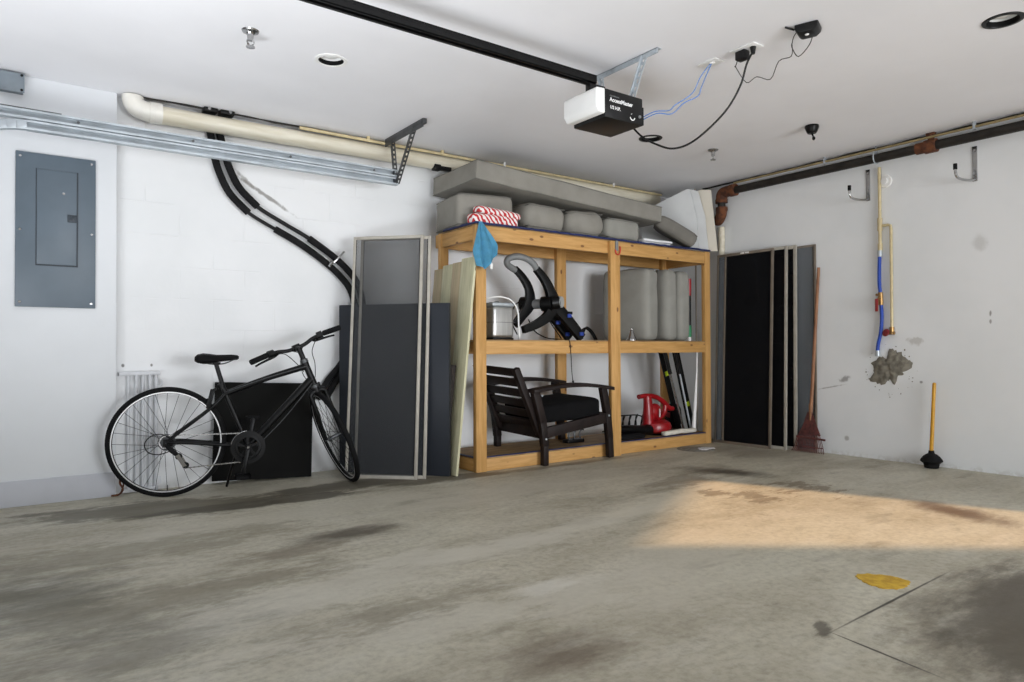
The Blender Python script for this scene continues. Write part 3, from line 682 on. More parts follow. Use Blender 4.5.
def sprinkler(x, y, label, dark=False):
    t = thing('sprinkler_head', label, 'sprinkler', (x, y, ZC), group='ceiling sprinkler heads')
    k = 'black' if dark else 'chrome'
    obj('escutcheon', MB().lathe([(0.0, -0.0005), (0.042, -0.0005), (0.038, -0.008), (0.022, -0.014), (0.018, -0.02), (0.0, -0.02)], 24), k, t, local=True)
    obj('body', MB().cyl((0, 0, -0.018), (0, 0, -0.05), 0.017, 0.014, 12).tube([(-0.010, 0, -0.042), (-0.016, 0, -0.058), (-0.003, 0, -0.078)], 0.0045, 6, sub=3).tube([(0.010, 0, -0.042), (0.016, 0, -0.058), (0.003, 0, -0.078)], 0.0045, 6, sub=3), k, t, local=True)
    obj('deflector', MB().lathe([(0.0, -0.078), (0.021, -0.078), (0.022, -0.083), (0.0, -0.086)], 16), k, t, local=True)
    return t
s0 = sprinkler(0.95, 3.51, 'chrome sprinkler head hanging from the ceiling at upper left')
dup(s0, (4.51, 3.50, ZC), (0, 0, 0.6), 'chrome sprinkler head hanging from the ceiling above the shelf')
t = thing('ceiling_fitting', 'black cup-shaped fitting with dangling tip on the right ceiling', 'ceiling fitting', (4.60, 2.715, ZC))
obj('cup', MB().lathe([(0.0, -0.0005), (0.046, -0.0005), (0.048, -0.012), (0.036, -0.045), (0.028, -0.056), (0.0, -0.058)], 20), 'black', t, local=True)
obj('tip', MB().tube([(0, 0, -0.055), (0.004, -0.004, -0.07), (0.006, -0.008, -0.082)], 0.006, 8).sph((0.006, -0.010, -0.092), 0.011, (1, 1, 1.3)), 'black', t, local=True)
#@@PART2
# ------------------------------------------------------------------ right wall: iron pipe, hooks, water line, patch
t = thing('iron_pipe', 'long black iron pipe with rusty fittings under the ceiling of the right wall', 'pipe', (5.47, 2.5, 2.36))
obj('pipe', MB().cyl((5.475, 4.10, 2.362), (5.475, -2.4, 2.362), 0.034, n=24), 'iron', t)
obj('elbow', MB().tube([(5.475, 4.02, 2.365), (5.475, 4.10, 2.365), (5.475, 4.145, 2.352), (5.475, 4.155, 2.31), (5.475, 4.155, 2.28)], 0.052, 18, sub=4).cyl((5.475, 4.05, 2.365), (5.475, 3.995, 2.365), 0.057, n=18).cyl((5.475, 4.155, 2.30), (5.475, 4.155, 2.265), 0.057, n=18), 'rust', t)
obj('drop_pipe', MB().cyl((5.475, 4.155, 2.30), (5.475, 4.155, 2.16), 0.036, n=20), 'iron', t)
obj('elbow', MB().tube([(5.475, 4.155, 2.21), (5.475, 4.158, 2.165), (5.482, 4.18, 2.13), (5.495, 4.205, 2.115), (5.51, 4.225, 2.112)], 0.050, 18, sub=4).cyl((5.475, 4.155, 2.225), (5.475, 4.155, 2.19), 0.055, n=18), 'rust', t)
obj('coupling', MB().cyl((5.475, 2.34, 2.362), (5.475, 2.26, 2.362), 0.050, n=18).cyl((5.475, 2.40, 2.362), (5.475, 2.34, 2.362), 0.042, n=18).cyl((5.475, 2.30, 2.40), (5.475, 2.30, 2.455), 0.022, n=12).bx(5.46, 5.49, 2.27, 2.33, 2.44, 2.459), 'rust', t)
obj('hanger', MB().tube([(5.475+0.045*cos(a), 2.70, 2.365+0.045*sin(a)) for a in [2*pi*k/20 for k in range(20)]], 0.005, 6, True).cyl((5.475, 2.70, 2.41), (5.475, 2.70, 2.4595), 0.005, n=8), 'steel', t)
t = thing('thin_conduit', 'thin tan tube running above the black iron pipe on the right wall', 'conduit', (5.44, 2.0, 2.43))
obj('tube', MB().cyl((5.452, 4.0, 2.424), (5.452, -2.4, 2.424), 0.009, n=12), 'tan_dark', t)
for y in (3.1, 2.0, 1.5): obj('clip', MB().bx(5.44, 5.466, y, y+0.015, 2.404, 2.4595), 'steel', t)
m = MB(); m.tube([(5.505+random.uniform(-.006, .006), 4.40-0.09*k, 2.449+random.uniform(-.003, .002)) for k in range(76)], [0.006+0.005*random.random() for _ in range(76)], 6)
t = thing('joint_dark_strip', 'dark uneven strip where right wall meets the ceiling', 'dark strip', (5.535, 2.5, 2.45)); obj('strip', m, 'iron', t)  # dark uneven tube along the ceiling joint
def hook(y, z, label):
    t = thing('wall_hook', label, 'hook', (XR, y, z), group='steel storage hooks on the right wall')
    m = MB(); m.bx(-0.007, -0.0005, -0.016, 0.016, -0.25, 0.0, 0.002); obj('plate', m, 'chrome', t, local=True)
    m = MB(); m.tube([(-0.006, 0, -0.235), (-0.05, 0.012, -0.246), (-0.125, 0.034, -0.246), (-0.170, 0.048, -0.234), (-0.186, 0.053, -0.205), (-0.188, 0.054, -0.17)], 0.009, 10, sub=4); obj('arm', m, 'chrome', t, local=True)
    obj('rubber_tip', MB().cyl((-0.188, 0.054, -0.18), (-0.188, 0.054, -0.14), 0.013, n=12), 'black_matte', t, local=True)
    for z2 in (-0.03, -0.21): obj('screw', MB().cyl((-0.012, 0, z2), (-0.006, 0, z2), 0.010, n=8), 'chrome', t, local=True)
    return t
h0 = hook(2.80, 2.305, 'steel J-shaped wall hook left of the tan water pipe')
dup(h0, (XR, 2.043, 2.31), None, 'steel J-shaped wall hook near the right edge, right of the tan water pipe')
t = thing('water_line', 'tan water pipe with blue hose running down the right wall to the cement patch', 'water pipe', (5.52, 2.7, 1.6))
obj('pipe', MB().cyl((5.528, 2.702, 2.30), (5.528, 2.702, 1.66), 0.012, n=12).cyl((5.528, 2.702, 1.90), (5.528, 2.702, 1.80), 0.018, n=12).cyl((5.528, 2.702, 1.70), (5.528, 2.702, 1.645), 0.017, n=12), 'cpvc', t)
obj('branch_pipe', MB().tube([(5.528, 2.70, 1.838), (5.528, 2.64, 1.838), (5.528, 2.622, 1.83), (5.528, 2.618, 1.80), (5.528, 2.620, 1.01)], 0.011, 10), 'cpvc', t)
obj('escutcheon', MB().cyl((5.549, 2.665, 2.185), (5.538, 2.665, 2.185), 0.052, 0.046, 24).cyl((5.538, 2.665, 2.185), (5.520, 2.665, 2.185), 0.024, n=16), 'white_plastic', t)
obj('blue_hose', MB().tube([(5.524, 2.704, 1.61), (5.522, 2.708, 1.50), (5.522, 2.708, 1.38), (5.522, 2.700, 1.30)], 0.0135, 10, sub=4).tube([(5.522, 2.698, 1.23), (5.522, 2.692, 1.12), (5.522, 2.702, 1.00), (5.522, 2.724, 0.90), (5.522, 2.728, 0.84)], 0.0135, 10, sub=4), 'blue_hose', t)
obj('crimp', MB().cyl((5.524, 2.703, 1.645), (5.524, 2.703, 1.595), 0.017, n=12).cyl((5.522, 2.728, 0.86), (5.524, 2.728, 0.815), 0.017, n=12), 'steel', t)
v_ = obj('valve', MB().cyl((5.522, 2.701, 1.315), (5.522, 2.698, 1.215), 0.018, n=12).cyl((5.522, 2.70, 1.265), (5.49, 2.70, 1.265), 0.011, n=10).cyl((5.522, 2.70, 1.29), (5.522, 2.735, 1.30), 0.009, n=8), 'brass', t)
obj('lever', MB().bx(5.478, 5.492, 2.702, 2.724, 1.165, 1.265, 0.004), 'red_dark', v_)
st_ = obj('stop_valve', MB().cyl((5.528, 2.620, 1.04), (5.528, 2.620, 0.985), 0.017, n=12).cyl((5.528, 2.60, 0.995), (5.528, 2.66, 0.995), 0.014, n=10), 'brass', t)
obj('handwheel', MB().lathe([(0, 0), (0.022, 0.0), (0.030, 0.004), (0.030, 0.013), (0.020, 0.017), (0, 0.017)], 14, Matrix.Translation((5.520, 2.655, 0.995)) @ Matrix.Rotation(R(-70), 4, 'Y') @ Matrix.Rotation(R(-20), 4, 'X')), 'red_dark', st_)
# rough cement patch on the wall
bm_ = MB(); tb = bmesh.new(); N_ = 64; rows = []
for j in range(9):
    rr = j/8; ring = []
    for k in range(N_):
        a = 2*pi*k/N_
        e = 0.125+0.03*sin(2*a+0.6)+0.018*sin(5*a+1)+0.012*sin(9*a)+random.uniform(-.010, .010)*(1 if j == 8 else 0.3)
        y, z = e*rr*cos(a)*0.98, e*rr*sin(a)*1.08
        hgt = 0.020*(1-rr**4)+0.010*noise.noise(V((y*30, z*30, 0)))*(1-rr**6)
        ring.append(tb.verts.new((XR-0.001-max(0.0015, hgt), 2.65-y, 0.725+z)))
    rows.append(ring)
for a_, b_ in zip(rows, rows[1:]):
    for k in range(N_): tb.faces.new((a_[k], a_[(k+1) % N_], b_[(k+1) % N_], b_[k]))
bmesh.ops.remove_doubles(tb, verts=tb.verts, dist=1e-5)
r_ext = bmesh.ops.extrude_edge_only(tb, edges=[e for e in tb.edges if e.is_boundary])
for v in [g for g in r_ext['geom'] if isinstance(g, bmesh.types.BMVert)]: v.co.x = XR-0.0004
bm_._add(tb)
for k in range(40):
    a = random.uniform(0, 2*pi); q = random.uniform(0.14, 0.18)+(0.06*random.random() if a > pi else 0)
    y, z = 2.65-q*cos(a), 0.725+q*sin(a)*1.05; s_ = random.uniform(0.0015, 0.006)
    bm_.sph((XR-0.002, y, z), s_, (0.4, 1, random.uniform(0.6, 1.8)), 6)
tag(obj('cement_patch', bm_, 'cement'), 'rough grey cement patch with splatter on the right wall below the blue hose', 'cement patch')
t = thing('plunger', 'plunger with yellow handle and black cup standing by the right wall', 'plunger', (5.455, 2.315, 0))
obj('cup', MB().lathe([(0.040, 0.0), (0.046, 0.002), (0.050, 0.02), (0.052, 0.032), (0.074, 0.050), (0.070, 0.062), (0.056, 0.082), (0.038, 0.098), (0.022, 0.106), (0.019, 0.118), (0.017, 0.128), (0.0, 0.130)], 28), 'black_matte', t, local=True)
obj('handle', MB().cyl((0, 0, 0.12), (0.022, -0.016, 0.615), 0.0135, 0.0125, 14).sph((0.022, -0.016, 0.615), 0.0125, (1, 1, 0.7), 12), 'yellow_handle', t, local=True)
tag(obj('wall_pipe', MB().cyl((5.51, 4.185, 2.045), (5.51, 4.185, 0.0), 0.030, n=20), 'pvc'), 'vertical cream pipe in the corner behind the dark screens', 'pipe')

# ------------------------------------------------------------------ leaning framed screens
def lean_matrix(bl, br, lean):
    """frame with origin at bottom left, x along the base, z up the leaning face; lean = horizontal offset of the top per metre away from the viewer"""
    bl, br = V((bl[0], bl[1], 0)), V((br[0], br[1], 0)); u = (br-bl).normalized()
    n = V((0, 0, 1)).cross(u)                      # points away from viewer
    up = (V((0, 0, 1))+n*lean).normalized(); yv = up.cross(u)
    m_ = Matrix((u, yv, up)).transposed().to_4x4(); m_.translation = bl
    return m_, (br-bl).length
def screen(name, label, bl, br, h, lean, mesh, frame='alu', st=0.024, group=None, mid=None, dpt=0.014, lift=0.0):
    m_, wd = lean_matrix(bl, br, lean); m_.translation.z += lift
    t = thing(name, label, 'screen', matrix=m_, group=group)
    f = MB(); f.bx(0, st, 0, dpt, 0, h, 0.002).bx(wd-st, wd, 0, dpt, 0, h, 0.002).bx(st, wd-st, 0, dpt, 0, st, 0.002).bx(st, wd-st, 0, dpt, h-st, h, 0.002)
    if mid: f.bx(st, wd-st, 0.001, dpt-0.001, mid-0.011, mid+0.011, 0.001)
    obj('frame', f, frame, t, local=True)
    obj('mesh', MB().bx(st, wd-st, dpt*0.45, dpt*0.45+0.0012, st, h-st), mesh, t, local=True)
    sp = MB(); o = st+0.002
    sp.bx(st, o+0.002, 0.0, 0.003, st, h-st).bx(wd-o-0.002, wd-st, 0.0, 0.003, st, h-st)
    obj('spline', sp, 'black_matte', t, local=True)
    return t, wd
g = 'window screens leaning on the right wall'
s_, wd = screen('window_screen', 'pale window screen flat on the right wall, behind the rake', (5.525, 4.02), (5.525, 3.245), 1.765, 0.004, 'mesh_pale', 'alu_dk', 0.018, g)
s_, wd = screen('window_screen', 'tall window screen leaning between the pale screen and the darker ones', (5.478, 4.13), (5.478, 3.40), 1.775, 0.012, 'mesh_black', 'alu', 0.030, g)
s_, wd = screen('window_screen', 'tall window screen second from the front of the stack by the corner', (5.430, 4.15), (5.430, 3.47), 1.775, 0.024, 'mesh_black', 'alu', 0.026, g)
s_, wd = screen('window_screen', 'black window screen at the front of the stack beside the shelf', (5.372, 4.185), (5.372, 3.585), 1.77, 0.040, 'mesh_dark', 'alu_dk', 0.024, g)
obj('latch', MB().bx(0.26, 0.30, -0.006, 0.0, 1.752, 1.766, 0.001).bx(0.31, 0.35, -0.006, 0.0, 1.752, 1.766, 0.001), 'white_plastic', s_, local=True)
obj('inner_stile', MB().bx(0.085, 0.103, 0.0, 0.006, 0.024, 1.746, 0.001), 'alu_dk', s_, local=True)
obj('pale_strip', MB().bx(0.024, 0.085, 0.002, 0.004, 0.024, 1.746), 'mesh_pale', s_, local=True)

# rake
t = thing('leaf_rake', 'rusty red leaf rake standing head down against the pale screen', 'rake', (5.47, 3.30, 0))
top, hd = V((5.512, 3.205, 1.56)), V((5.485, 3.272, 0.34))
obj('handle', MB().cyl(hd+(hd-top)*0.03, top, 0.014, 0.012, 14), 'tan_handle', t)
obj('ferrule', MB().cyl((5.483, 3.276, 0.27), hd+V((0, 0, 0.07)), 0.010, 0.017, 12), 'tan_handle', t)
cx = V((5.474, 3.285, 0))
m = MB()
tipx, tipy = [], []
for k in range(19):
    f = (k-9)/9.0; a = f*R(30)
    p0 = V((5.482, 3.277+0.006*f*-1, 0.33)); y1 = cx.y-f*0.135
    p1 = V((5.472, cx.y-f*0.105, 0.12)); p2 = V((5.462, y1, 0.028)); p3 = V((5.444, y1-f*0.01, 0.003))
    obj('tine', MB().tube([p0, (p0+p1)/2, p1, p2, p3], 0.0032, 6, sub=3), 'rake', t)
fan = MB(); pl = [(-0.02, 0.34), (0.02, 0.34), (0.095, 0.145), (-0.095, 0.145)]
fan.prism([(x, z) for x, z in pl], -0.002, 0.002, Matrix.Translation((5.479, 3.279, 0)) @ Matrix.Rotation(R(-90), 4, 'Z')); obj('fan_plate', fan, 'rake', t)
obj('cross_bar', MB().beam((5.473, cx.y+0.115, 0.125), (5.473, cx.y-0.145, 0.115), 0.008, 0.016).beam((5.462, cx.y+0.12, 0.045), (5.462, cx.y-0.13, 0.045), 0.006, 0.008), 'rake', t)

# ------------------------------------------------------------------ floor marks: yellow paint, round cover
def flat_blob(name, cx, cy, rx, ry, h, mat, seed, wob=0.12, n=40):
    rnd = random.Random(seed); tb = bmesh.new(); vs = []
    for k in range(n):
        a = 2*pi*k/n; e = 1+wob*sin(3*a+seed)*0.6+rnd.uniform(-wob, wob)*0.5
        vs.append(tb.verts.new((cx+rx*e*cos(a), cy+ry*e*sin(a), h)))
    f = tb.faces.new(vs); ext = bmesh.ops.extrude_face_region(tb, geom=[f])
    for v in [q for q in ext['geom'] if isinstance(q, bmesh.types.BMVert)]: v.co.z = 0.0003
    mb = MB(); mb._add(tb); return obj(name, mb, mat)
tag(flat_blob('paint_spot', 2.658, 1.302, 0.085, 0.085, 0.0022, 'yellow_paint', 3, 0.16), 'yellow round paint spot on the concrete floor at lower right', 'paint spot')
t = thing('floor_cover', 'round worn access cover set in the floor near the corner screens', 'floor cover', (4.86, 3.98, 0))
obj('rim', MB().lathe([(0.13, 0.0005), (0.13, 0.006), (0.155, 0.006), (0.165, 0.0005)], 40), 'ring_iron', t, local=True)
obj('lid', MB().lathe([(0.0, 0.004), (0.12, 0.004), (0.127, 0.0005)], 40), 'ring_iron', t, local=True)
tag(flat_blob('plaster_spill', 4.93, 3.93, 0.085, 0.05, 0.009, 'paper', 9, 0.25), 'small white plaster smear on the round floor cover', 'spill')

# ------------------------------------------------------------------ things leaning at the left of the shelf
t = thing('tabletop_board', 'charcoal wide flat board standing upright behind the clear screens', 'board', (1.95, 4.80, 0))
bl, br = V((1.928, 4.800, 0)), V((2.462, 4.155, 0))
m_, wd = lean_matrix(bl, br, 0.0); t.matrix_basis = m_
obj('panel', MB().bx(0, wd, 0, 0.028, 0.0, 1.207, 0.003), 'slate', t, local=True)
obj('edge_strip', MB().bx(wd, wd+0.004, 0.001, 0.027, 0.002, 1.205).bx(-0.004, 0, 0.001, 0.027, 0.002, 1.205), 'slate_edge', t, local=True)
g = 'clear mesh screens leaning on the charcoal board'
s_, wd = screen('screen_panel', 'tall mesh screen nearest the charcoal board, left of the shelf', (1.926, 4.548), (2.288, 4.174), 1.690, 0.085, 'mesh_grey', 'alu', 0.022, g)
s_, wd = screen('screen_panel', 'tall silver framed mesh screen in front of its twin, beside the bicycle', (1.866, 4.560), (2.226, 4.184), 1.698, 0.095, 'mesh_grey', 'alu', 0.022, g)
g = 'wooden planks leaning on the shelf end'
x0b, x0t = 2.515, 2.665
def plank(y0, y1, h, mat, label, xb, xt, th=0.018):
    ln = (xt-xb)/h; m_ = Matrix(((0, 1, 0), (-1, 0, 0), (0, 0, 1))).to_4x4()
    u = V((0, -1, 0)); up = V((ln, 0, 1)).normalized(); yv = up.cross(u)
    m_ = Matrix((u, yv, up)).transposed().to_4x4(); m_.translation = V((xb, y1, 0.005))
    t = thing('wooden_plank', label, 'plank', matrix=m_, group=g)
    obj('board', MB().bx(0, y1-y0, 0, th, 0, h, 0.002), mat, t, local=True)
plank(4.112, 4.29, 1.545, 'treated', 'pale yellow green knotty plank, frontmost of those on the shelf end', 2.49, 2.655)
plank(4.30, 4.425, 1.525, 'picket', 'brownish plank second from the front on the shelf end', 2.51, 2.66)
plank(4.43, 4.57, 1.52, 'treated', 'pale plank third from the front on the shelf end', 2.515, 2.66)
plank(4.575, 4.70, 1.50, 'picket', 'brownish plank at the back of the shelf end, by the wall', 2.52, 2.66)
m = MB(); m.tube([(2.490, 4.22, 0.30), (2.498, 4.22, 0.45), (2.510, 4.22, 0.62), (2.522, 4.22, 0.765)], [0.012, 0.022, 0.030, 0.034], 14, sub=4).ring(0.026, 0.008, 24, 6, Matrix.Translation((2.522, 4.22, 0.765)) @ Matrix.Rotation(R(90), 4, 'X'))
m.cyl((2.480, 4.22, 0.0), (2.490, 4.22, 0.31), 0.006, 0.012, 10)
tag(obj('woven_mat', m, 'woven'), 'dark brown rolled woven mat wedged between charcoal board and pale plank', 'woven mat')
# black board behind the bicycle
m_, wd = lean_matrix((1.06, 4.80), (1.69, 4.72), 0.09)
m_ = m_ @ Matrix.Rotation(R(2.2), 4, 'Y'); m_.translation = V((1.06, 4.808, 0.0275))
t = thing('black_board', 'square black board leaning on the wall behind the bicycle', 'board', matrix=m_)
obj('panel', MB().bx(0, wd, 0, 0.022, 0.0, 0.645, 0.003), 'blackboard', t, local=True)
obj('edge_strip', MB().bx(wd, wd+0.003, 0.001, 0.021, 0.0, 0.643).bx(0.001, wd-0.001, 0.001, 0.021, 0.645, 0.648), 'slate_edge', t, local=True)
# folded white gate
t = thing('safety_gate', 'white barred safety gate leaning on the wall behind the rear wheel', 'gate', (0.64, 4.87, 0))
obj('top_rail', MB().bx(0.535, 0.765, 4.862, 4.892, 0.728, 0.752, 0.004), 'white_paint', t)
obj('bottom_rail', MB().bx(0.555, 0.755, 4.862, 4.892, 0.003, 0.028, 0.004), 'white_paint', t)
for x in (0.588, 0.632, 0.668, 0.708, 0.742): obj('bar', MB().cyl((x, 4.876, 0.02), (x, 4.876, 0.735), 0.0095, n=12), 'white_paint', t)
obj('latch', MB().tube([(0.765, 4.872, 0.70), (0.775, 4.87, 0.69), (0.772, 4.87, 0.66), (0.75, 4.87, 0.655)], 0.005, 8, sub=3).bx(0.742, 0.77, 4.86, 4.868, 0.04, 0.09, 0.003), 'white_paint', t)
tag(obj('cable_stub', MB().tube([(0.545, 4.87, 0.10), (0.54, 4.84, 0.07), (0.552, 4.81, 0.04), (0.53, 4.80, 0.012), (0.49, 4.805, 0.008)], 0.006, 8, sub=5).tube([(0.555, 4.86, 0.09), (0.558, 4.84, 0.06), (0.548, 4.82, 0.03)], 0.005, 8, sub=4), 'rust'), 'stub of dark frayed cable at the foot of the wall beside the gate', 'cable')

# ------------------------------------------------------------------ timber shelving unit
t = thing('storage_shelf', 'pine timber storage shelving unit against the back wall', 'shelf', (4.0, 4.4, 0))
Y0, Y1, X0, X1 = 4.16, 4.70, 2.69, 5.30
def wobj(name, mb, ax): return obj(name, mb, 'wood_'+ax, t)
b = 0.002
wobj('post', MB().bx(X0, X0+0.089, Y0-0.002, Y0+0.040, 0, 1.775, b), 'z')
wobj('post', MB().bx(3.985, 4.090, Y0-0.040, Y0-0.002, 0, 1.772, b), 'z')
wobj('post', MB().bx(5.225, X1, Y0-0.002, Y0+0.040, 0, 1.785, b), 'z')
for xa, xb_ in ((X0-0.01, X0+0.06), (3.845, 3.945), (5.185, 5.275)):
    wobj('post', MB().bx(xa, xb_, Y1-0.06, Y1-0.018, 0, 1.775, b), 'z')
def hb(z0, z1, xa=X0+0.09, xb_=5.224, y=Y0): wobj('front_beam', MB().bx(xa, xb_, y, y+0.038, z0, z1, b), 'x')
hb(0.002, 0.091); hb(0.846, 0.941); hb(1.672, 1.778)
for z0, z1 in ((0.002, 0.091), (0.846, 0.941), (1.672, 1.772)): wobj('rear_beam', MB().bx(X0-0.01, X1-0.02, Y1-0.018, Y1+0.02, z0, z1, b), 'x')
for z0, z1 in ((0.002, 0.091), (1.672, 1.772)):
    wobj('side_beam', MB().bx(X0, X0+0.038, Y0+0.041, Y1-0.061, z0, z1, b), 'y')
    wobj('side_beam', MB().bx(5.24, 5.275, Y0+0.041, Y1-0.061, z0, z1, b), 'y')
wobj('side_beam', MB().bx(5.24, 5.275, Y0+0.041, Y1-0.061, 0.85, 0.941, b), 'y')
for z in (0.091, 0.941, 1.775): obj('shelf_board', MB().bx(X0+0.002, X1-0.004, Y0+0.001 if z != 1.775 else Y0, Y1, z, z+0.010), 'plywood', t)
ZA, ZB, ZD = 0.101, 0.951, 1.785
# tarps lining the decks
def tarp(name, z, label, drop, seed):
    tb = bmesh.new(); nx, ny = 70, 8; rows = []
    rnd = random.Random(seed)
    for i in range(nx+1):
        x = X0-0.012+(X1-X0+0.02)*i/nx; col_ = []
        for j in range(ny+1):
            y = Y0-0.008+(Y1-Y0-0.08)*j/ny
            zz = z+0.003+0.0025*noise.noise(V((x*9, y*9, seed)))
            if j == 0: zz = z-drop*(0.6+0.5*noise.noise(V((x*3, 0, seed))))
            col_.append(tb.verts.new((x, y, zz)))
        rows.append(col_)
    for a_, b_ in zip(rows, rows[1:]):
        for j in range(ny): tb.faces.new((a_[j], b_[j], b_[j+1], a_[j+1]))
    bmesh.ops.solidify(tb, geom=tb.faces[:], thickness=0.002)
    mb = MB(); mb._add(tb)
    rim = [(X0-0.006, Y1-0.10, z+0.006)]+[(X0-0.010+0.004*rnd.random(), Y1-0.10-(Y1-0.10-Y0)*k/8, z+0.006+0.004*rnd.random()) for k in range(1, 8)]
    rim += [(X0-0.004+(X1-X0-0.004)*k/46, Y0-0.007-0.003*rnd.random(), z+0.004+0.005*rnd.random()+(0.006 if k > 40 else 0)) for k in range(47)]
    mb.tube(rim, 0.0085, 8)
    return tag(obj(name, mb, 'navy'), label, 'tarp')
tarp('tarp', ZD, 'navy tarp spread over the top deck of the timber shelf', 0.008, 1.0)
t_ = thing('floor_liner', 'thin navy strip along the front edge of the bottom shelf deck', 'liner', (4.0, Y0, ZA))
obj('strip', MB().bx(X0+0.09, 3.98, Y0-0.001, Y0+0.03, ZA, ZA+0.005).bx(4.095, 5.22, Y0-0.001, Y0+0.03, ZA, ZA+0.005).bx(X0-0.002, X0+0.028, Y0+0.045, Y1-0.08, ZA, ZA+0.005), 'navy', t_)

# ---- cushions on the top deck
def cushion(name, label, size, loc, rot, mat, group, r=0.05, puff=0.12, seed=0.0, piping=True, wob=0.010):
    t = thing(name, label, 'cushion', loc, rot, group)
    sx, sy, sz = size
    obj('cover', MB().pillow(sx, sy, sz, r, puff, wob, 12, None, seed), mat, t, local=True)
    if piping:
        q = r*0.30
        for k in (-1, 1):
            hx, hy, z = sx/2-q, sy/2-q, k*(sz/2-q)
            pts = []
            for (ax_, ay_), (bx_, by_) in zip(((-1, -1), (1, -1), (1, 1), (-1, 1)), ((1, -1), (1, 1), (-1, 1), (-1, -1))):
                for i in range(10):
                    f = i/10; p = V(((ax_+(bx_-ax_)*f)*hx, (ay_+(by_-ay_)*f)*hy, z))
                    p += noise.noise_vector(p*6+V((seed, seed*2, 0)))*wob
                    pts.append(p)
            obj('piping', MB().tube(pts, 0.004, 6, True), 'piping', t, local=True)
    return t
g = 'grey seat cushions on the top deck'
cushion('long_cushion', 'very long grey bench cushion lying on top of the seat cushions', (2.0, 0.64, 0.150), (3.725, 4.535, 2.132), (R(-1), R(3.2), R(0.5)), 'cushion', None, 0.022, 0.03, 2.0, True, 0.006)
cushion('seat_cushion', 'puffy grey cushion at the left end of the top deck', (0.47, 0.46, 0.245), (2.905, 4.515, ZD+0.136), (0, R(-1), R(-8)), 'cushion', g, 0.045, 0.08, 5.0)
cushion('seat_cushion', 'grey cushion just right of the striped bundle on the top deck', (0.415, 0.46, 0.220), (3.380, 4.42, ZD+0.124), (0, R(1), R(2)), 'cushion', g, 0.095, 0.06, 9.0)
cushion('seat_cushion', 'grey cushion third from left on the top deck', (0.405, 0.46, 0.215), (3.808, 4.42, ZD+0.122), (0, R(-3), R(-1)), 'cushion', g, 0.095, 0.06, 12.0)
cushion('seat_cushion', 'grey cushion nearest the white papers on the top deck', (0.40, 0.46, 0.190), (4.218, 4.42, ZD+0.109), (0, R(1), R(1)), 'cushion_lt', g, 0.06, 0.06, 15.0)
cushion('seat_cushion', 'dark grey cushion leaning against the white boards on the top deck', (0.40, 0.22, 0.125), (4.935, 4.262, 1.955), (R(0), R(32), R(-42)), 'cushion_dk', g, 0.05, 0.12, 19.0)
t = thing('striped_bundle', 'folded red and white chevron striped bundle on the shelf corner', 'fabric bundle', (2.88, 4.21, ZD+0.006))
obj('lower_fold', MB().pillow(0.40, 0.10, 0.072, 0.02, 0.10, 0.006, 8, Matrix.Translation((2.87, 4.205, ZD+0.044)), 3.0), 'stripe', t)
obj('upper_fold', MB().pillow(0.38, 0.095, 0.05, 0.018, 0.12, 0.008, 8, Matrix.Translation((2.91, 4.207, ZD+0.100)) @ Matrix.Rotation(R(3), 4, 'Y'), 6.0), 'stripe', t)
for (x, z, l, wd, lab) in ((4.60, ZD+0.018, 0.34, 0.18, 'lower white folded paper packet on the top deck'), (4.62, ZD+0.046, 0.36, 0.17, 'upper white folded paper packet on the top deck')):
    tag(obj('paper_packet', MB().pillow(l, wd, 0.022, 0.006, 0.15, 0.004, 8, Matrix.Translation((x, 4.26, z)) @ Matrix.Rotation(R(-2), 4, 'Z'), x), 'paper'), lab, 'paper packet', 'white paper packets')
# white boards at the right end of the top deck, standing across the corner
zb = ZD+0.009
def corner_board(name, label, mat, off, pts, th):
    u = V((0.56, -0.83, 0)).normalized(); n_ = V((0.83, 0.56, 0)).normalized()
    q = Matrix((u, n_, V((0, 0, 1)))).transposed().to_4x4(); q.translation = V((4.90, 4.60, 0))+n_*off
    inv = q.inverted(); poly = [inv @ V(p_) for p_ in pts]
    t = thing(name, label, 'board', q @ V((0.2, 0, zb)), group='white boards at the shelf end')
    obj('sheet', MB().prism([(p_.x, p_.z) for p_ in poly], 0, th, q, 0.004), mat, t)
corner_board('foam_board', 'large white foam board standing behind the dark grey cushion on the top deck', 'foamboard', 0.0, [(4.90, 4.60, zb), (5.179, 4.187, zb), (5.168, 4.20, 2.10), (5.136, 4.251, 2.374), (5.12, 4.275, 2.378), (4.954, 4.52, 2.249), (4.874, 4.639, 2.05)], 0.03)
corner_board('foam_board', 'narrow showing edge of the second white foam board, between the large one and cream panel', 'foamboard', 0.05, [(4.95, 4.60, zb), (5.265, 4.146, zb), (5.25, 4.17, 2.12), (5.215, 4.222, 2.361), (5.175, 4.283, 2.386), (5.0, 4.54, 2.24)], 0.03)
corner_board('cream_panel', 'narrow cream panel rightmost of the white boards, beside the rusty pipe elbow', 'cream_board', 0.10, [(5.06, 4.52, zb), (5.352, 4.11, zb), (5.321, 4.156, 2.372), (5.27, 4.23, 2.385), (5.10, 4.48, 2.30)], 0.02)
tag(obj('thin_rod', MB().cyl((5.40, 4.40, 0.0), (5.395, 4.405, 2.44), 0.008, n=10), 'alu_dk'), 'thin bronze rod standing in the corner beside the cream panel', 'rod')

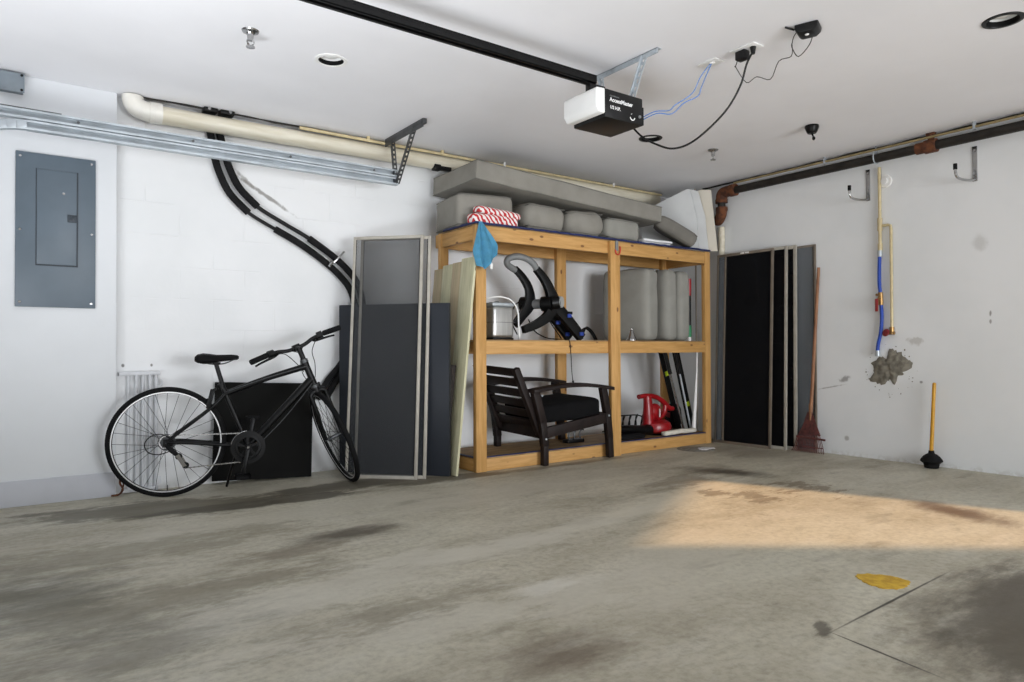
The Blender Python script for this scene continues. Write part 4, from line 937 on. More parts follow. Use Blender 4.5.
# ---- hanging from the shelf
def cloth_hang():
    tb = bmesh.new(); rows = []; nx, nz = 14, 18
    for j in range(nz+1):
        f = j/nz; z = 1.800-0.285*f; row = []
        half = 0.012+0.088*min(1, f*1.5)-0.03*max(0, f-0.75)*4*0.6
        for i in range(nx+1):
            u = i/nx*2-1
            x = 2.722+u*half+0.015*f
            y = 4.142-0.048*f-0.022*abs(sin(u*3.4+0.5))*min(1, f*2)-0.006*sin(u*8)*f
            zz = z-0.06*f*(1-abs(u+0.15))+0.035*f*u
            row.append(tb.verts.new((x, y, zz)))
        rows.append(row)
    for a_, b_ in zip(rows, rows[1:]):
        for i in range(nx): tb.faces.new((a_[i], a_[i+1], b_[i+1], b_[i]))
    bmesh.ops.solidify(tb, geom=tb.faces[:], thickness=0.003)
    mb = MB(); mb._add(tb); return mb
t = thing('cleaning_cloth', 'light blue cloth hanging from the front left corner of the shelf', 'cloth', (2.72, 4.14, 1.5))
obj('fabric', cloth_hang(), 'cloth_blue', t)
obj('care_tag', MB().bx(2.768, 2.790, 4.088, 4.091, 1.455, 1.50, 0.001), 'white_plastic', t)
t = thing('hanging_clip', 'grey strap with orange red hook on the middle post top', 'clip', (4.045, 4.11, 1.68))
obj('strap', MB().bx(4.030, 4.058, 4.105, 4.1195, 1.690, 1.775, 0.003), 'grey_plastic', t)
obj('hook', MB().tube([(4.030, 4.112, 1.70), (4.033, 4.110, 1.672), (4.050, 4.108, 1.660), (4.072, 4.108, 1.668), (4.082, 4.108, 1.70), (4.080, 4.110, 1.73)], 0.006, 8, sub=4), 'orange', t)
t = thing('dangling_cord', 'thin dark cord hanging over the middle beam with a small plug end', 'cord', (3.60, 4.15, 0.6))
obj('cord', MB().tube([(3.55, 4.30, ZB+0.01), (3.56, 4.18, ZB+0.006), (3.565, 4.153, 0.94), (3.575, 4.152, 0.85), (3.595, 4.165, 0.70), (3.61, 4.17, 0.625)], 0.003, 6, sub=4), 'black', t)
obj('plug', MB().cyl((3.61, 4.17, 0.63), (3.618, 4.172, 0.60), 0.008, n=8).tube([(3.618, 4.172, 0.60), (3.63, 4.172, 0.592), (3.638, 4.172, 0.605)], 0.004, 6), 'black', t)

# ---- middle deck
t = thing('steel_canister', 'brushed steel canister with lid on the middle deck', 'canister', (2.985, 4.33, ZB))
obj('body', MB().bx(2.885, 3.085, 4.23, 4.43, ZB+0.012, 1.205, 0.028, None, 4), 'chrome_br', t)
obj('base', MB().bx(2.89, 3.08, 4.235, 4.425, ZB, ZB+0.016, 0.005), 'black', t)
obj('seam', MB().bx(2.8843, 3.0857, 4.2293, 4.4307, 1.082, 1.085, 0.0), 'steel_dk', t)
obj('lid', MB().bx(2.882, 3.088, 4.227, 4.433, 1.203, 1.232, 0.012, None, 3), 'steel', t)
obj('lid_handle', MB().bx(2.97, 3.0, 4.31, 4.35, 1.23, 1.245, 0.005), 'black', t)
tag(obj('canister_lead', MB().tube([(2.83, 4.30, 1.238), (2.86, 4.26, 1.262), (2.95, 4.22, 1.272), (3.04, 4.205, 1.245), (3.095, 4.205, 1.17), (3.108, 4.21, 1.05), (3.118, 4.215, ZB+0.02), (3.135, 4.24, ZB+0.006)], 0.006, 8, sub=6), 'white_plastic'), 'white cord draped over the steel canister', 'cord')
# trunk bike rack
t = thing('bike_rack', 'black trunk-mount bike rack with grey hoop on the middle deck', 'bike rack', (3.45, 4.36, ZB))
hoop = [(3.243, 4.44, 1.512), (3.16, 4.42, 1.544), (3.137, 4.4, 1.576), (3.161, 4.38, 1.599), (3.214, 4.36, 1.609), (3.278, 4.34, 1.595), (3.332, 4.32, 1.558), (3.356, 4.3, 1.506)]
obj('hoop', MB().tube(hoop, 0.026, 12, sub=4), 'grey_plastic', t)
def bar(name, pts, wds, th, mat='black'):
    """flat curved arm swept through pts"""
    pts = [V(p) for p in pts]; out = []
    N = len(pts)
    for i in range(N-1):
        a, b_, c, d = pts[max(i-1, 0)], pts[i], pts[i+1], pts[min(i+2, N-1)]
        for k in range(6):
            q = k/6; out.append((0.5*((2*b_)+(c-a)*q+(2*a-5*b_+4*c-d)*q*q+(3*b_-a-3*c+d)*q**3), wds[i]+(wds[i+1]-wds[i])*q))
    out.append((pts[-1], wds[-1]))
    tb = bmesh.new(); rings = []
    for i, (p, wd) in enumerate(out):
        d = (out[min(i+1, len(out)-1)][0]-out[max(i-1, 0)][0]).normalized()
        s_ = d.cross(V((0, 1, 0))).normalized(); n_ = V((0, 1, 0))
        pr = [(-wd/2, -th/2), (-wd/4, -th/2*1.25), (wd/4, -th/2*1.25), (wd/2, -th/2), (wd/2, th/2), (-wd/2, th/2)]
        rings.append([tb.verts.new(p+s_*a+n_*c) for a, c in pr])
    for a, b_ in zip(rings, rings[1:]):
        for k in range(6): tb.faces.new((a[k], a[(k+1) % 6], b_[(k+1) % 6], b_[k]))
    tb.faces.new(rings[0][::-1]); tb.faces.new(rings[-1])
    mb = MB(); mb._add(tb); return obj(name, mb, mat, t)
bar('arm', [(3.238, 4.44, 1.525), (3.322, 4.44, 1.453), (3.382, 4.44, 1.36), (3.385, 4.44, 1.246), (3.31, 4.44, 1.15), (3.241, 4.44, 1.074)], [0.045, 0.055, 0.065, 0.095, 0.070, 0.060], 0.035)
bar('arm', [(3.346, 4.30, 1.515), (3.426, 4.30, 1.439), (3.486, 4.30, 1.346), (3.517, 4.30, 1.245), (3.465, 4.30, 1.150), (3.353, 4.30, 1.080), (3.215, 4.30, 1.031)], [0.050, 0.065, 0.080, 0.125, 0.080, 0.066, 0.055], 0.038)
obj('hub', MB().cyl((3.396, 4.50, 1.248), (3.500, 4.29, 1.244), 0.040, n=24), 'grey_plastic', t)
obj('hub_collar', MB().cyl((3.365, 4.52, 1.250), (3.400, 4.45, 1.248), 0.058, n=24).cyl((3.455, 4.36, 1.244), (3.500, 4.28, 1.246), 0.060, n=24), 'black', t)
obj('hub_arm', MB().cyl((3.49, 4.30, 1.248), (3.553, 4.275, 1.258), 0.054, n=24), 'black', t)
obj('hub_cap', MB().cyl((3.548, 4.280, 1.258), (3.566, 4.245, 1.258), 0.050, 0.044, 24), 'cap_grey', t)
bar('leg', [(3.560, 4.42, 1.21), (3.66, 4.42, 1.11), (3.785, 4.42, ZB+0.022)], [0.085, 0.080, 0.065], 0.04)
bar('leg', [(3.530, 4.30, 1.235), (3.66, 4.30, 1.125), (3.815, 4.30, ZB+0.025)], [0.095, 0.085, 0.075], 0.045)
for q_ in ((3.660, 4.272, 1.150), (3.790, 4.272, 1.005), (3.640, 4.39, 1.100), (3.745, 4.395, 1.005)):
    obj('strap_buckle', MB().bx(q_[0]-0.018, q_[0]+0.020, q_[1]-0.014, q_[1]+0.010, q_[2]-0.015, q_[2]+0.015, 0.005), 'blue_knob', t)
    obj('cradle', MB().bx(q_[0]-0.008, q_[0]+0.034, q_[1]-0.008, q_[1]+0.016, q_[2]+0.012, q_[2]+0.036, 0.004), 'black', t)
obj('strap', MB().tube([(3.37, 4.50, 1.29), (3.28, 4.50, 1.23), (3.245, 4.50, 1.12), (3.30, 4.49, 1.0)], 0.005, 6, sub=5).tube([(3.36, 4.42, 1.12), (3.42, 4.42, 1.03), (3.54, 4.42, 0.975), (3.66, 4.42, ZB+0.012)], 0.005, 6, sub=5).tube([(3.48, 4.36, 1.17), (3.57, 4.36, 1.06), (3.66, 4.37, 0.97)], 0.005, 6, sub=5), 'black', t)
t = thing('cable_coil', 'coil of thin black cable beside the bike rack legs', 'cable coil', (3.95, 4.36, ZB))
m = MB()
for k in range(4): m.tube([(3.86+0.012*k, 4.33+0.02*k, ZB+0.015), (3.86+0.014*k, 4.35, ZB+0.07+0.006*k), (3.91+0.012*k, 4.37, ZB+0.105+0.004*k), (3.985+0.012*k, 4.38, ZB+0.075), (4.03+0.010*k, 4.37, ZB+0.008)], 0.005, 6, sub=6)
obj('loops', m, 'black', t)
# standing cushions
g = 'grey cushions standing on the middle deck'
def stand_cushion(label, x, y, th, dp, mat, yaw, seed, hh):
    return cushion('seat_cushion', label, (hh, dp, th), (x, y, ZB+hh/2+0.004), (0, R(90), R(yaw)), mat, g, 0.055, 0.05, seed, False, 0.006)
stand_cushion('broad pale grey cushion standing on the middle deck, its large face showing', 4.525, 4.435, 0.235, 0.46, 'cushion_lt', 19, 21.0, 0.635)
stand_cushion('grey cushion standing on edge, middle of three on the middle deck', 4.825, 4.43, 0.165, 0.44, 'cushion_lt', 5, 24.0, 0.645)
stand_cushion('grey cushion standing on edge at the right of the middle deck', 5.005, 4.43, 0.165, 0.44, 'cushion_lt', 3, 27.0, 0.640)
t = thing('desk_bell', 'small polished metal cone bell on the middle beam edge', 'bell', (4.29, 4.19, ZB+0.001))
obj('cone', MB().lathe([(0.0, 0.0), (0.046, 0.0), (0.047, 0.006), (0.036, 0.03), (0.024, 0.06), (0.014, 0.085), (0.0, 0.088)], 24), 'chrome', t, local=True)
obj('knob', MB().sph((0, 0, 0.098), 0.012, (1, 1, 1.2), 14), 'chrome', t, local=True)
t = thing('gift_tube', 'slim red, black and green tube behind the standing cushions', 'tube', (5.145, 4.30, ZB))
obj('red_section', MB().cyl((5.165, 4.30, 1.38), (5.165, 4.30, 1.54), 0.024, n=14), 'red_plastic', t)
obj('black_section', MB().cyl((5.165, 4.30, 1.10), (5.165, 4.30, 1.38), 0.022, n=14), 'black', t)
obj('green_section', MB().cyl((5.165, 4.30, 0.99), (5.165, 4.30, 1.10), 0.024, n=14), 'green', t)
obj('white_base', MB().cyl((5.165, 4.30, ZB), (5.165, 4.30, 0.99), 0.020, n=14), 'white_plastic', t)

# ---- bottom deck: armchair
t = thing('armchair', 'dark slatted wooden armchair with black seat cushion half in the shelf', 'armchair', (3.55, 4.36, 0))
ya, yb = 4.098, 4.60                      # near and far side frames
def side(y, zbot, near):
    w_ = 0.040
    o = obj('leg', MB().beam((3.262, y, zbot), (3.262, y, 0.16), 0.046, w_, up=(0, 1, 0), bev=0.003).beam((3.262, y, 0.15), (3.238, y, 0.34), 0.056, w_, up=(0, 1, 0), bev=0.003).beam((3.240, y, 0.33), (3.165, y, 0.585), 0.060, w_, up=(0, 1, 0), bev=0.003), 'chair_wood', t)
    obj('leg', MB().beam((3.940, y, zbot), (3.930, y, 0.17), 0.052, w_, up=(0, 1, 0), bev=0.003).beam((3.931, y, 0.16), (3.905, y, 0.38), 0.056, w_, up=(0, 1, 0), bev=0.003).beam((3.907, y, 0.37), (3.862, y, 0.552), 0.058, w_, up=(0, 1, 0), bev=0.003), 'chair_wood', t)
    arm = [(3.135, 0.575), (3.30, 0.598), (3.50, 0.612), (3.72, 0.600), (3.955, 0.560)]
    mb = MB()
    poly = [(x, z) for x, z in arm]+[(x, z-0.028) for x, z in arm[::-1]]
    # smooth arch
    ar = [(3.135+0.82*k/16, 0.562+0.050*sin(pi*(0.12+0.80*k/16))-0.02*(k/16)**2) for k in range(17)]
    mb.prism(ar+[(x, z-0.028) for x, z in ar[::-1]], y-0.040, y+0.040, None, 0.004)
    obj('armrest', mb, 'chair_wood', t)
    obj('side_rail', MB().beam((3.25, y, 0.245), (3.925, y, 0.330), 0.080, 0.03, up=(0, 1, 0), bev=0.003), 'chair_wood', t)
    if near:
        for p in ((3.222, 0.535), (3.258, 0.205), (3.908, 0.345)): obj('bolt_cap', MB().cyl((p[0], y-0.024, p[1]), (p[0], y-0.019, p[1]), 0.008, n=12), 'steel', t)
side(ya, 0.004, True); side(yb, ZA-0.035, False)
# slatted back, leaning
def bk(s_): return V((3.235-0.205*s_, 0, 0.28+0.455*s_))     # along the back from seat to top
for y in (ya+0.042, yb-0.042):
    p0, p1 = bk(-0.1), bk(1.0); p0.y = p1.y = y
    obj('back_stile', MB().beam(p0, p1, 0.05, 0.040, up=(0, 1, 0), bev=0.003), 'chair_wood', t)
for k in range(6):
    s0_, s1_ = 0.99-k*0.172-0.122, 0.99-k*0.172
    a, c = bk(s0_), bk(s1_); mid = (a+c)/2; d_ = (c-a)
    q0, q1 = V((mid.x, ya+0.06, mid.z)), V((mid.x, yb-0.06, mid.z))
    obj('back_slat', MB().beam(q0, q1, 0.018, d_.length, up=d_, bev=0.002), 'chair_wood', t)
obj('front_rail', MB().bx(3.88, 3.91, ya+0.02, yb-0.02, 0.285, 0.365, 0.003), 'chair_wood', t)
obj('rear_rail', MB().bx(3.25, 3.28, ya+0.02, yb-0.02, 0.20, 0.285, 0.003), 'chair_wood', t)
q = Matrix.Translation((3.585, (ya+yb)/2, 0.385)) @ Matrix.Rotation(R(-1.5), 4, 'Y')
obj('seat_cushion', MB().pillow(0.60, 0.435, 0.135, 0.035, 0.16, 0.006, 12, q, 4.0), 'chair_fabric', t)
for ch_ in t.children:
    for v in ch_.data.vertices:
        yy = (v.co.y+t.location.y-ya)/(yb-ya); v.co.x -= 0.085*yy; v.co.z += 0.035*yy+0.022*max(0.0, min(1.0, (v.co.x+t.location.x-3.3)/0.6))*(1 if v.co.z > 0.40 else 0)
# wire rack and dark tray
t = thing('wire_rack', 'black wire rack of hoops lying on the bottom deck', 'wire rack', (4.3, 4.42, ZA))
zr = ZA+0.002
m = MB()
for y in (4.50, 4.61): m.cyl((4.34, y, zr+0.03), (4.82, y, zr+0.03), 0.006, n=8)
obj('base_wire', m, 'black', t)
obj('top_wire', MB().tube([(4.32, 4.56, zr+0.165), (4.55, 4.56, zr+0.165), (4.74, 4.56, zr+0.160), (4.84, 4.54, zr+0.12)], 0.006, 8, sub=4), 'black', t)
for k in range(6):
    x = 4.36+0.083*k
    obj('hoop', MB().tube([(x-0.03, 4.50, zr+0.03), (x-0.028, 4.505, zr+0.09), (x-0.005, 4.53, zr+0.145), (x+0.05, 4.56, zr+0.165), (x+0.06, 4.60, zr+0.10), (x+0.06, 4.61, zr+0.03)], 0.0065, 8, sub=4), 'black', t)
    obj('foot', MB().cyl((x, 4.50, ZA), (x, 4.50, zr+0.03), 0.007, n=8), 'black', t)
tag(obj('dark_tray', MB().bx(4.14, 4.47, 4.205, 4.335, ZA+0.006, ZA+0.040, 0.008).bx(4.16, 4.45, 4.215, 4.325, ZA+0.036, ZA+0.046, 0.004), 'black_matte'), 'dark flat tray in front of the wire rack on the bottom deck', 'tray')
t = thing('small_clamp', 'small black clamp with curled tips under the armchair', 'clamp', (3.82, 4.40, ZA))
obj('base', MB().bx(3.72, 3.90, 4.36, 4.44, ZA, ZA+0.03, 0.006), 'black', t)
for x in (3.76, 3.82, 3.88): obj('curl', MB().tube([(x, 4.39, ZA+0.025), (x-0.01, 4.39, ZA+0.07), (x+0.012, 4.39, ZA+0.105), (x+0.035, 4.39, ZA+0.10)], 0.007, 8, sub=4), 'steel_dk', t)
# leaf blower
t = blower = thing('leaf_blower', 'red electric leaf blower standing on the bottom deck', 'leaf blower', (4.75, 4.36, ZA))
obj('motor_housing', MB().lathe([(0.0, 0.0), (0.10, 0.0), (0.125, 0.02), (0.130, 0.06), (0.118, 0.10), (0.085, 0.125), (0.0, 0.13)], 28, Matrix.Translation((4.74, 4.36, ZA+0.022))), 'red_plastic', t)
obj('intake_grille', MB().lathe([(0.0, 0.0), (0.085, 0.0), (0.10, 0.024), (0.0, 0.024)], 24, Matrix.Translation((4.74, 4.36, ZA))), 'black', t)
bd = MB(); bd.tube([(4.655, 4.36, ZA+0.10), (4.650, 4.36, ZA+0.22), (4.648, 4.36, ZA+0.30), (4.640, 4.36, ZA+0.40)], [0.052, 0.046, 0.040, 0.032], 16, sub=4)
bd.sph((4.72, 4.36, ZA+0.235), 0.075, (1.0, 0.62, 1.15), 18)
obj('body', bd, 'red_plastic', t)
obj('handle', MB().tube([(4.545, 4.36, ZA+0.398), (4.64, 4.36, ZA+0.405), (4.74, 4.36, ZA+0.385), (4.82, 4.36, ZA+0.335), (4.875, 4.36, ZA+0.275), (4.905, 4.36, ZA+0.255), (4.935, 4.36, ZA+0.255)], [0.024, 0.024, 0.025, 0.025, 0.026, 0.026, 0.024], 14, sub=5), 'red_plastic', t)
obj('rear_strut', MB().tube([(4.845, 4.36, ZA+0.30), (4.835, 4.36, ZA+0.22), (4.785, 4.36, ZA+0.17), (4.74, 4.36, ZA+0.15)], 0.022, 12, sub=4), 'red_plastic', t)
obj('blower_tube', MB().tube([(4.66, 4.34, ZA+0.065), (4.56, 4.33, ZA+0.062), (4.42, 4.32, ZA+0.085), (4.20, 4.30, ZA+0.100)], [0.058, 0.050, 0.042, 0.040], 16, sub=3), 'black', t)
obj('label_mark', MB().bx(4.715, 4.722, 4.289, 4.300, ZA+0.185, ZA+0.27, 0.002), 'white_plastic', t)
for ch_ in blower.children:
    for v in ch_.data.vertices:
        v.co.x = v.co.x*1.15+0.035; v.co.z *= 0.88
tag(obj('extension_cord', MB().tube([(4.94, 4.42, ZA+0.15), (4.99, 4.44, ZA+0.145), (5.05, 4.46, ZA+0.10), (5.09, 4.50, ZA+0.05), (5.13, 4.56, ZA+0.02), (5.05, 4.60, ZA+0.012), (4.90, 4.61, ZA+0.012)], 0.0065, 8, sub=6), 'black'), 'black electric cord trailing from the red leaf blower', 'cord')
t = thing('folded_cloth', 'cream folded cloth strip at the front of the bottom deck', 'cloth', (4.92, 4.245, ZA+0.006))
obj('fold', MB().pillow(0.30, 0.052, 0.036, 0.012, 0.12, 0.004, 8, Matrix.Translation((4.83, 4.197, ZA+0.032)) @ Matrix.Rotation(R(-2), 4, 'Y'), 2.0), 'cream_cloth', t)
obj('fold', MB().pillow(0.20, 0.052, 0.034, 0.012, 0.12, 0.004, 8, Matrix.Translation((5.02, 4.200, ZA+0.030)) @ Matrix.Rotation(R(3), 4, 'Z'), 5.0), 'cream_cloth', t)
# skis, poles and a white umbrella pole leaning in the right rear of the bottom deck
g = 'skis and poles under the middle deck'
def ski(label, p0, p1, wd, th, mat, tip):
    t = thing('ski', label, 'ski', p0, group=g)
    obj('blade', MB().beam(p0, p1, wd, th, up=(0, 1, 0), bev=0.004), mat, t)
    a, b_ = V(p0), V(p1); d_ = (b_-a).normalized(); c = a+(b_-a)*tip
    obj('marking', MB().beam(c-d_*0.022, c+d_*0.022, wd*0.7, th+0.004, up=(0, 1, 0)), 'lime', t)
ski('black ski with lime mark low down, rightmost under the middle deck', (5.245, 4.340, ZA+0.012), (5.035, 4.37, 0.925), 0.085, 0.018, 'black', 0.30)
ski('black ski with lime mark high up, leftmost under the middle deck', (5.135, 4.40, ZA+0.012), (4.885, 4.42, 0.925), 0.060, 0.018, 'black', 0.66)
def pole(label, p0, p1, r, mat, grip='black'):
    t = thing('ski_pole', label, 'pole', p0, group=g); a, b_ = V(p0), V(p1)
    obj('shaft', MB().cyl(a, b_, r, n=10), mat, t)
    obj('grip', MB().cyl(a+(b_-a)*0.66, b_, r*1.9, n=10), grip, t)
pole('silver ski pole with black upper grip, leftmost under the middle deck', (5.105, 4.315, ZA+0.006), (4.855, 4.345, 0.925), 0.010, 'chrome')
pole('silver ski pole between the two black skis', (5.175, 4.29, ZA+0.006), (4.975, 4.32, 0.925), 0.009, 'steel')
t = thing('white_pole', 'white tapered pole standing upright among the skis', 'pole', (5.16, 4.235, ZA))
obj('shaft', MB().tube([(5.150, 4.245, ZA+0.006), (5.178, 4.245, ZA+0.28), (5.208, 4.25, 0.65), (5.225, 4.255, 0.925)], [0.020, 0.017, 0.009, 0.007], 12), 'white_plastic', t)
t = thing('boot_bag', 'dark lumpy bag with red patch behind the white pole', 'bag', (5.18, 4.55, ZA))
obj('body', MB().pillow(0.15, 0.12, 0.22, 0.045, 0.10, 0.015, 8, Matrix.Translation((5.20, 4.53, ZA+0.125)), 3.0), 'black_matte', t)
obj('patch', MB().bx(5.119, 5.124, 4.50, 4.55, ZA+0.12, ZA+0.17, 0.001), 'red_plastic', t)

# ------------------------------------------------------------------ bicycle
YAW = R(-14.0)
bike = thing('bicycle', 'black hybrid bicycle standing by the back wall with front wheel turned', 'bicycle', (0.764, 4.612, 0), (0, 0, YAW))
WR, TR = 0.331, 0.0175
def bobj(name, mb, mat, parent=None): return obj(name, mb, mat, parent or bike, local=True)
def make_wheel(center, mat_, rear):
    """local XZ wheel at the origin, placed by mat_"""
    rm = MB().lathe([(0.298, -0.011), (0.314, -0.012), (0.314, 0.012), (0.298, 0.011), (0.292, 0.0), (0.298, -0.011)], 72, Matrix.Rotation(R(90), 4, 'X'))
    bmesh.ops.transform(rm.bm, matrix=mat_, verts=rm.bm.verts)
    wh = bobj('wheel', rm, 'black')
    bk_ = MB().lathe([(0.295, -0.0122), (0.3135, -0.0128), (0.3135, -0.0118), (0.295, -0.0112), (0.295, -0.0122)], 72, Matrix.Rotation(R(90), 4, 'X')).lathe([(0.295, 0.0122), (0.3135, 0.0128), (0.3135, 0.0118), (0.295, 0.0112), (0.295, 0.0122)], 72, Matrix.Rotation(R(90), 4, 'X'))
    bmesh.ops.transform(bk_.bm, matrix=mat_, verts=bk_.bm.verts); bobj('brake_track', bk_, 'rim_side', wh)
    ty = MB().ring(WR-TR, TR, 80, 12, mat_); bobj('tire', ty, 'black_matte', wh)
    hb_ = MB().cyl((0, -0.045, 0), (0, 0.045, 0), 0.013, n=16).cyl((0, -0.034, 0), (0, -0.030, 0), 0.024, n=20).cyl((0, 0.030, 0), (0, 0.034, 0), 0.024, n=20).cyl((0, -0.062, 0), (0, 0.062, 0), 0.005, n=10)
    bmesh.ops.transform(hb_.bm, matrix=mat_, verts=hb_.bm.verts); bobj('hub', hb_, 'steel_dk', wh)
    for k in range(28):
        a = 2*pi*k/28; sgn = 1 if k % 2 else -1; off = R(62)*(1 if (k//2) % 2 else -1)
        p0 = mat_ @ V((0.022*cos(a+off), 0.031*sgn, 0.022*sin(a+off))); p1 = mat_ @ V((0.296*cos(a), 0.003*sgn, 0.296*sin(a)))
        bobj('spoke', MB().cyl(p0, p1, 0.0014, n=5), 'black', wh)
    p0 = mat_ @ V((0.0, 0, -0.297)); p1 = mat_ @ V((0.0, 0, -0.26)); bobj('valve', MB().cyl(p0, p1, 0.0035, n=6), 'black', wh)
    return wh
make_wheel(None, Matrix.Translation((0, 0, WR)), True)
# frame (s along, t to the left, z up)
BB, SC, HB, HT = V((0.455, 0, 0.280)), V((0.305, 0, 0.665)), V((0.862, 0, 0.645)), V((0.795, 0, 0.810))
ax = (HT-HB).normalized()
fr = MB()
fr.cyl(BB, SC, 0.0155, n=16)
fr.cyl(HB, HT, 0.021, n=20)
TT0, TT1 = BB+(SC-BB)*0.865, HB+(HT-HB)*0.80
fr.tube([TT0, TT0+(TT1-TT0)*0.5+V((0, 0, 0.008)), TT1], [0.017, 0.018, 0.021], 16, sub=5)
fr.tube([BB, HB+(HT-HB)*0.30], [0.021, 0.026], 18)
fr.cyl((BB.x, -0.036, BB.z), (BB.x, 0.036, BB.z), 0.022, n=20)
for s_ in (-1, 1):
    fr.tube([(0.0, 0.062*s_, WR), (0.10, 0.055*s_, WR-0.004), (0.36, 0.028*s_, BB.z+0.012), (BB.x-0.01, 0.020*s_, BB.z)], [0.009, 0.011, 0.011, 0.012], 12, sub=4)
    fr.tube([(0.0, 0.062*s_, WR), (0.05, 0.055*s_, WR+0.045), (0.24, 0.030*s_, 0.525), TT0+V((-0.006, 0.010*s_, -0.005))], [0.009, 0.010, 0.010, 0.010], 12, sub=4)
    fr.bx(-0.02, 0.035, 0.058*s_-0.003, 0.058*s_+0.003, WR-0.022, WR+0.022, 0.002)
fr.cyl((0.235, -0.036, 0.522), (0.235, 0.036, 0.522), 0.007, n=10)
bobj('frame', fr, 'black')
bobj('cable_guide', MB().tube([BB+V((0.05, -0.03, 0.0)), BB+(HB-BB)*0.5+V((0.012, -0.028, -0.014)), HB+V((-0.02, -0.022, 0.02))], 0.003, 6, sub=4).tube([TT0+V((0, -0.018, 0.01)), (TT0+TT1)/2+V((0, -0.020, 0.012)), TT1+V((0, -0.022, 0))], 0.0025, 6, sub=4), 'steel_dk')
sp_ = bobj('seat_post', MB().cyl(SC-V((-0.008, 0, 0.02)), (0.268, 0, 0.805), 0.0135, n=16), 'black')
bobj('seat_clamp', MB().cyl(SC-V((0, 0, 0.022)), SC+V((-0.006, 0, 0.010)), 0.021, n=18).bx(SC.x-0.03, SC.x-0.015, -0.012, 0.012, SC.z-0.012, SC.z+0.004, 0.003), 'black', sp_)
# saddle: swept sections along s
def saddle():
    tb = bmesh.new(); secs = [(0.135, 0.052, 0.838, 0.020), (0.150, 0.072, 0.851, 0.036), (0.185, 0.078, 0.858, 0.046), (0.225, 0.066, 0.854, 0.042), (0.265, 0.042, 0.848, 0.032), (0.310, 0.027, 0.848, 0.028), (0.355, 0.021, 0.849, 0.026), (0.392, 0.017, 0.845, 0.020), (0.402, 0.008, 0.838, 0.008)]
    rings = []
    for s_, hw, top, dp in secs:
        s_ = (s_-0.13)*0.94+0.146; dp *= 1.45; top += 0.006
        pr = []
        for k in range(16):
            a = 2*pi*k/16; y = hw*cos(a); z = sin(a)
            zz = top-0.010*(cos(a)**2) if z >= 0 else top-0.010*(cos(a)**2)-dp*abs(z)**0.6
            pr.append(tb.verts.new((s_, y, zz if z >= 0 else zz)))
        rings.append(pr)
    for a, b_ in zip(rings, rings[1:]):
        for k in range(16): tb.faces.new((a[k], a[(k+1) % 16], b_[(k+1) % 16], b_[k]))
    tb.faces.new(rings[0][::-1]); tb.faces.new(rings[-1])
    mb = MB(); mb._add(tb); return mb
sd_ = bobj('saddle', saddle(), 'black_matte')
for s_ in (-1, 1): bobj('saddle_rail', MB().tube([(0.20, 0.03*s_, 0.815), (0.235, 0.022*s_, 0.798), (0.31, 0.022*s_, 0.798), (0.37, 0.010*s_, 0.822)], 0.0038, 8, sub=4), 'steel_dk', sd_)
bobj('saddle_clamp', MB().bx(0.250, 0.296, -0.028, 0.028, 0.792, 0.808, 0.004), 'black', sd_)
# drivetrain on the camera side (t negative)
TC = -0.043
ck = MB().lathe([(0.060, -0.002), (0.086, -0.002), (0.090, 0.0), (0.086, 0.002), (0.060, 0.002), (0.060, -0.002)], 44, Matrix.Translation((BB.x, TC, BB.z)) @ Matrix.Rotation(R(90), 4, 'X'))
for k in range(5):
    a = R(72*k+20); ck.beam((BB.x, TC, BB.z), (BB.x+0.066*cos(a), TC, BB.z+0.066*sin(a)), 0.016, 0.006, up=(0, 1, 0))
cs = bobj('crankset', ck, 'black')
bobj('chain_guard', MB().lathe([(0.078, 0.006), (0.100, 0.006), (0.102, 0.009), (0.078, 0.010), (0.078, 0.006)], 44, Matrix.Translation((BB.x, TC, BB.z)) @ Matrix.Rotation(R(90), 4, 'X')), 'black', cs)
bobj('bright_ring_edge', MB().tube([(BB.x+0.100*cos(R(a)), TC-0.007, BB.z+0.100*sin(R(a))) for a in range(95, 172, 6)], 0.0035, 6), 'chrome', cs)
ca = R(-101)
for s_, aa in ((-1, ca), (1, ca+pi)):
    y0, y1 = (TC-0.018, TC-0.026) if s_ < 0 else (0.045, 0.055)
    e = V((BB.x+0.170*cos(aa), y1, BB.z+0.170*sin(aa)))
    bobj('crank_arm', MB().beam((BB.x, y0, BB.z), e, 0.024, 0.014, up=(0, 1, 0), bev=0.003).cyl((BB.x, y0-0.010, BB.z), (BB.x, y0+0.012, BB.z), 0.016, n=14), 'black', cs)
    bobj('pedal', MB().bx(e.x-0.045, e.x+0.045, e.y+s_*0.012, e.y+s_*0.032, e.z-0.011, e.z+0.011, 0.003).bx(e.x-0.045, e.x+0.045, e.y+s_*0.075, e.y+s_*0.095, e.z-0.011, e.z+0.011, 0.003).bx(e.x-0.045, e.x-0.032, e.y+s_*0.012, e.y+s_*0.095, e.z-0.011, e.z+0.011, 0.003).bx(e.x+0.032, e.x+0.045, e.y+s_*0.012, e.y+s_*0.095, e.z-0.011, e.z+0.011, 0.003).cyl((e.x, e.y, e.z), (e.x, e.y+s_*0.09, e.z), 0.008, n=10), 'black_matte', cs)
bobj('bottom_bolt', MB().cyl((BB.x, TC-0.032, BB.z), (BB.x, TC-0.024, BB.z), 0.007, n=10), 'chrome', cs)
cg = MB()
for i in range(7):
    r_ = 0.050-0.0045*i; y = -0.030-0.0042*i
    cg.lathe([(0.014, -0.0012), (r_, -0.0012), (r_, 0.0012), (0.014, 0.0012)], 28, Matrix.Translation((0, y, WR)) @ Matrix.Rotation(R(90), 4, 'X'))
bobj('cassette', cg, 'steel_dk')
